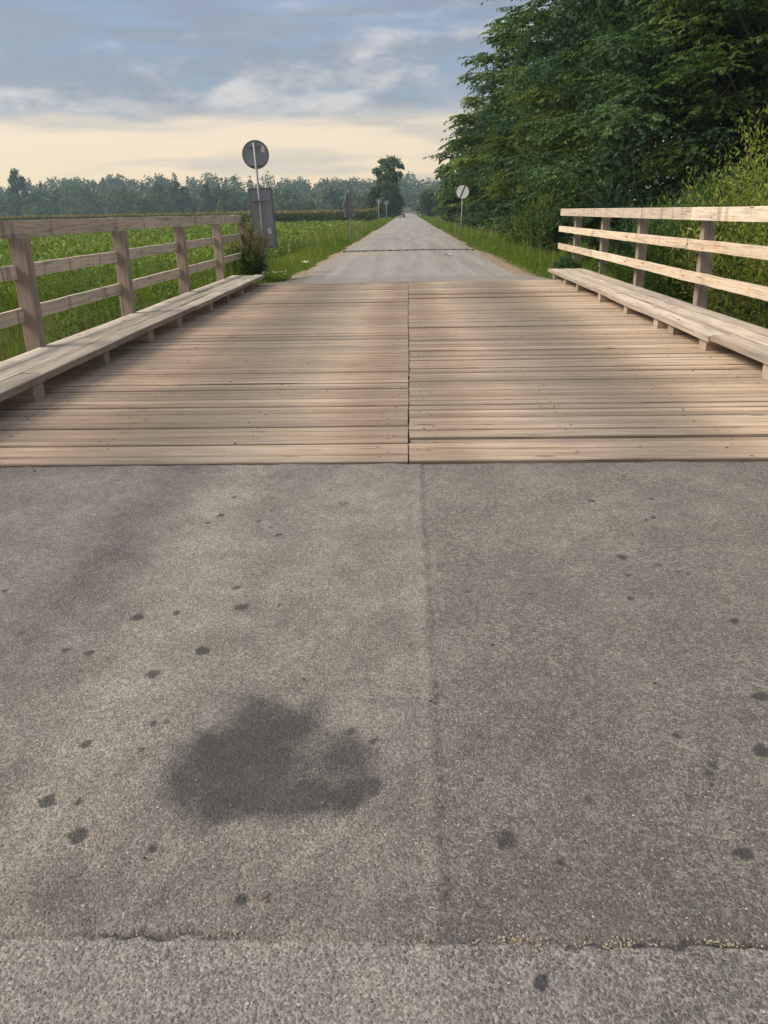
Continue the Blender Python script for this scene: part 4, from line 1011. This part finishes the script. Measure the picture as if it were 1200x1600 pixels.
def distance():
    rng = np.random.default_rng(99)
    # roadside trees far ahead
    far_tree('roadside_tree', -5.4, 200, 8.0, 9.4, M_FARD, rng, 4200, 0.55, 0.0, 'dense dark lower tree left of the road far ahead, under the tall airy one', 'far roadside trees')
    far_tree('roadside_tree', -4.7, 203, 14.6, 8.6, M_FARG, rng, 3000, 0.55, 0.42, 'tall airy tree left of the road far ahead, rising above the dense one', 'far roadside trees', openness=1)
    far_tree('roadside_tree', 4.9, 215, 6.6, 5.0, M_FARD, rng, 1500, 0.5, 0.0, 'small dark round tree right of the road far ahead', 'far roadside trees')
    far_tree('roadside_tree', 7.2, 150, 6.0, 5.4, M_FARD, rng, 1600, 0.5, 0.0, 'bushy tree on the right between the tree row and the small far tree', 'far roadside trees')
    far_tree('roadside_tree', 7.0, 122, 6.6, 5.0, M_FARD, rng, 1700, 0.45, 0.0, 'bushy tree at the foot of the last tall locust tree', 'far roadside trees')
    far_tree('roadside_tree', -9.5, 330, 13, 9, M_FARG, rng, 1300, .8, 0, 'hazy tree left of the road beyond the tall roadside tree', 'far roadside trees')
    far_tree('roadside_tree', 9.5, 340, 11, 9, M_FARG, rng, 1300, .8, 0, 'hazy tree closing the right side of the road far ahead', 'far roadside trees')
    for x, y, h, w_, lab in ((-9, 520, 15, 13, 'hazy tree left of the point where the road ends'), (11, 500, 14, 13, 'hazy tree right of the point where the road ends'), (1, 712, 17, 20, 'faint tree straight ahead where the road vanishes'), (24, 480, 14, 14, 'hazy tree between road end and right-hand row')):
        far_tree('roadside_tree', x, y, h, w_, M_FARG, rng, 1200, 1.3, 0, lab, 'far roadside trees')
    # trees one can pick out along the far edge of the maize: px column, top height, width
    G = 'trees along the far field edge'
    D, Gy, Li, C = M_FARD, M_FARG, M_FARL, M_FARC
    rows = [(-182, 392, 12, 19, D, 'dark broad tree at the left end of the far field edge'), (-170, 380, 7, 11, Li, 'light green low bush tree right of the dark broad tree on the far field edge'),
            (-193, 420, 26, 9, D, 'tallest dark tree at the left picture edge beyond the field'), (-160, 410, 17, 22, Gy, 'big grey-green tree behind the light low bush on the far field edge'),
            (-137, 405, 15, 19, Gy, 'wide grey-green willow on the far field edge, left of the small round one'), (-152, 385, 4.5, 8, Li, 'small bush at the far field edge below the wide willow'),
            (-121, 385, 10, 8, Li, 'small round light tree on the far field edge left of the twin large trees'), (-118, 405, 17, 14, Gy, 'grey willow left of the dark round tree on the far field edge'),
            (-107, 395, 17, 14, D, 'dark green round tree in the middle of the far field edge'), (-96, 405, 16.5, 8, Gy, 'tall slim grey tree right of the dark round tree'),
            (-90, 405, 15, 11, Gy, 'grey rounded tree right of the slim grey tree'), (-100, 385, 4.5, 4.5, Li, 'tiny pale bush at the foot of the dark round tree'), (-94, 385, 5, 4.5, Li, 'tiny pale bush below the slim grey tree'),
            (-84, 388, 8.5, 7, Li, 'left one of three small trees just left of the leaning sign'), (-79.5, 388, 8.5, 6, D, 'dark middle one of three small trees just left of the leaning sign'), (-75, 388, 8, 6, Li, 'right one of three small trees just left of the leaning sign'),
            (-59, 392, 7, 7, Li, 'pale small tree right of the leaning sign on the field edge'), (-54, 398, 8, 8, Gy, 'grey small tree second right of the leaning sign'), (-47, 398, 7.5, 8, Li, 'pale rounded tree midway between leaning sign and triangular sign'),
            (-36, 395, 13, 9, Gy, 'grey bare-looking tree left of the triangular sign'), (-30, 400, 9, 7, Gy, 'grey small tree behind the triangular sign'), (-22, 400, 9, 8, Li, 'pale tree between triangular sign and tall roadside tree')]
    for x, y, h, w_, m, lab in rows:
        far_tree('field_edge_tree', x * 1.0, y, h, w_, m, rng, int(800 + 75 * h), 0.95, 0.0, lab, G)
    # spruces on the ridge
    for i, (x, y, h, lab) in enumerate(((-276, 620, 22, 'leftmost pointed spruce on the far ridge'), (-270, 625, 19, 'second pointed spruce from the left on the far ridge'), (-222, 600, 18, 'pointed spruce on the ridge above the wide willow'), (-216, 605, 21, 'tallest thin spruce on the middle of the far ridge'), (-208, 608, 17, 'spruce just right of the tallest thin spruce'), (-203, 610, 16, 'small spruce right of the thin spruces on the ridge'))):
        far_tree('spruce_tree', x, y, h, h * .32, M_FARC, rng, 700, 1.0, 0.05, lab, 'spruces on the far ridge', 'conifer')
    # wooded hillside behind
    Vs, Ts, off = [], [], 0
    for mat, frac, kind in ((D, 150, 'round'), (Gy, 210, 'round'), (C, 70, 'conifer')):
        Vs, Ts = [], []
        for i in range(frac):
            y = rng.uniform(425, 760); x = rng.uniform(-0.62 * y, 0.16 * y)
            if kind == 'conifer': y = rng.uniform(560, 760); x = rng.uniform(-.6 * y, -.02 * y)
            if x > -15 and y < 520: y += 120
            h = rng.uniform(12, 18) if kind == 'round' else rng.uniform(13, 19); wd = h * rng.uniform(.8, 1.15) if kind == 'round' else h * .36
            if x > -120: h *= 0.85
            z = float(terrain(np.array([x]), np.array([y]))[0]) - 0.5
            V, F, T, _ = crown_geo(h, wd, rng, 330 if kind == 'round' else 240, 1.75 if kind == 'round' else 1.35, 0.0, kind, 0, (x, y, z))
            Vs.append(V); Ts.append(T)
        V = np.concatenate(Vs)
        nm = {'far_leaves_dark': 'dark trees', 'far_leaves_grey': 'grey-green trees', 'far_conifer': 'spruces'}[mat.name]
        tag(obj('far_wood', npmesh('far_wood', V, [np.arange(len(V)).reshape(-1, 4)], mat, {'tint': np.concatenate(Ts)})), 'hazy mass of %s on the far hillside' % nm, 'wood', kind='stuff')
    # houses peeping out of the hillside trees
    for x, y, w_, rz, roof, lab in ((-262, 585, 11, 20, M_ROOF, 'leftmost far house with white gable among the hillside trees'), (-214, 572, 10, -25, M_ROOFR, 'middle far house with a brown roof on the hillside'), (-188, 560, 11, 12, M_ROOF, 'right far house with a pale roof above the grey willows')):
        z = float(terrain(np.array([x]), np.array([y]))[0]) + 6.6
        hs = thing('house', lab, 'house', (x, y, z), R_(rz), 'far houses on the hillside')
        m = MB(); m.box(-w_ / 2, w_ / 2, -4, 4, -9, 4.2); m.add([(-w_ / 2, -4, 4.2), (-w_ / 2, 4, 4.2), (-w_ / 2, 0, 8.0), (w_ / 2, -4, 4.2), (w_ / 2, 4, 4.2), (w_ / 2, 0, 8.0)], [(0, 2, 1), (3, 4, 5)])
        obj('wall', m.mesh('wall', M_PLASTER), hs)
        m = MB(); e = w_ / 2 + .6
        m.add([(-e, -4.7, 3.7), (e, -4.7, 3.7), (e, 0, 8.2), (-e, 0, 8.2), (-e, 4.7, 3.7), (e, 4.7, 3.7), (-e, -4.7, 3.5), (e, -4.7, 3.5), (e, 0, 8.0), (-e, 0, 8.0), (-e, 4.7, 3.5), (e, 4.7, 3.5)],
              [(0, 1, 2, 3), (3, 2, 5, 4), (7, 6, 9, 8), (8, 9, 10, 11), (0, 6, 7, 1), (4, 5, 11, 10), (0, 3, 9, 6), (3, 4, 10, 9), (2, 1, 7, 8), (5, 2, 8, 11)])
        rf = obj('roof', m.mesh('roof', roof), hs)
        obj('chimney', boxmesh('chimney', M_PLASTER, 1.5, 2.3, -.6, .2, 6.8, 9.2), rf)
        for xx in (-2.8, 0, 2.8):
            wn = obj('window', boxmesh('window', M_PANE, xx - .6, xx + .6, -4.06, -4.01, 1.2, 2.7), hs)
            obj('frame', boxmesh('frame', M_SIGNWHITE, xx - .04, xx + .04, -4.10, -4.062, 1.2, 2.7), wn)
    # pale barrier across the far end of the road
    b = thing('road_barrier', 'pale horizontal barrier far away at the end of the road', 'barrier', (0, 420, 0))
    obj('bar', boxmesh('bar', M_CONC, -2.6, 2.6, -.05, .05, 1.45, 1.75), b)
    for x in (-2.4, 2.4): obj('post', boxmesh('post', M_CONC, x - .1, x + .1, -.045, .045, -.3, 1.448), b)
distance()

# ------------------------------------------------------------------ small things
def litter():
    rng = np.random.default_rng(6)
    def crumple(r, k=9):
        V = [(0, 0, 0.10 * r)]; F = []
        for i in range(k): a = 2 * math.pi * i / k; q = r * rng.uniform(.5, 1.15); V.append((math.cos(a) * q, math.sin(a) * q, rng.uniform(0.02, .5) * r))
        for i in range(k): F.append((0, 1 + i, 1 + (i + 1) % k))
        n = len(V); V += [(x * .9, y * .9, max(0, z - .12 * r)) for x, y, z in V]
        F += [(c + n, b + n, a + n) for a, b, c in F]
        return npmesh('scrap', np.array(V), [np.array(F)], M_PAPER)
    tag(obj('paper_scrap', crumple(0.16), None, (1.35, 29.0, 0.025)), 'crumpled white paper scrap lying on the far asphalt', 'paper')
    # white flowers
    def flower(x, y, z, r, lab, grp):
        t = thing('white_flower', lab, 'flower', (x, y, z), 0, grp)
        n = 7; a = np.linspace(0, 2 * math.pi, n, endpoint=False)
        U = unit(np.stack([np.cos(a), np.sin(a), np.full(n, .5)], 1)); V, F = leaf_geo(np.zeros((n, 3)) + np.array([0, 0, .22]), U, np.tile([0, 0, 1.], (n, 1)), np.full(n, r), np.full(n, r * .8))
        obj('petals', npmesh('petals', V, [F], M_WHITEFL, {'tint': np.repeat(rng.random(n), 4)}), t)
        obj('stem', tubemesh('stem', M_WEED, [(0, 0, -.1), (0, 0, .22)], [.006, .005], 4), t)
    flower(-2.78, 22.4, 0.0, 0.14, 'large white bindweed-like flower at the left road edge', 'white flowers at the left verge')
    for i in range(9):
        flower(-3.55 + rng.uniform(0, .75), 19.2 + rng.uniform(0, .7), -0.08 + rng.uniform(0, .08), 0.045, 'tiny white flower in the grass past the left walkway end', 'tiny white flowers by the left walkway end')
litter()

# ------------------------------------------------------------------ air
def haze():
    m = MB(); m.box(-1000, 760, -300, 1150, -6.0, 62.0)
    mat = bpy.data.materials.new('haze_air'); mat.use_nodes = True; t = NT(mat.node_tree)
    v = t.node('ShaderNodeVolumePrincipled', None, Color=(0.62, 0.82, 1.0, 1), Density=0.00031)
    v.inputs['Anisotropy'].default_value = 0.2
    o = t.node('ShaderNodeOutputMaterial'); t.l.new(v.outputs[0], o.inputs['Volume'])
    h = tag(obj('haze', m.mesh('haze', mat)), kind='stuff'); h['label'] = 'thin pale evening haze over the fields'; h['category'] = 'haze'
haze()
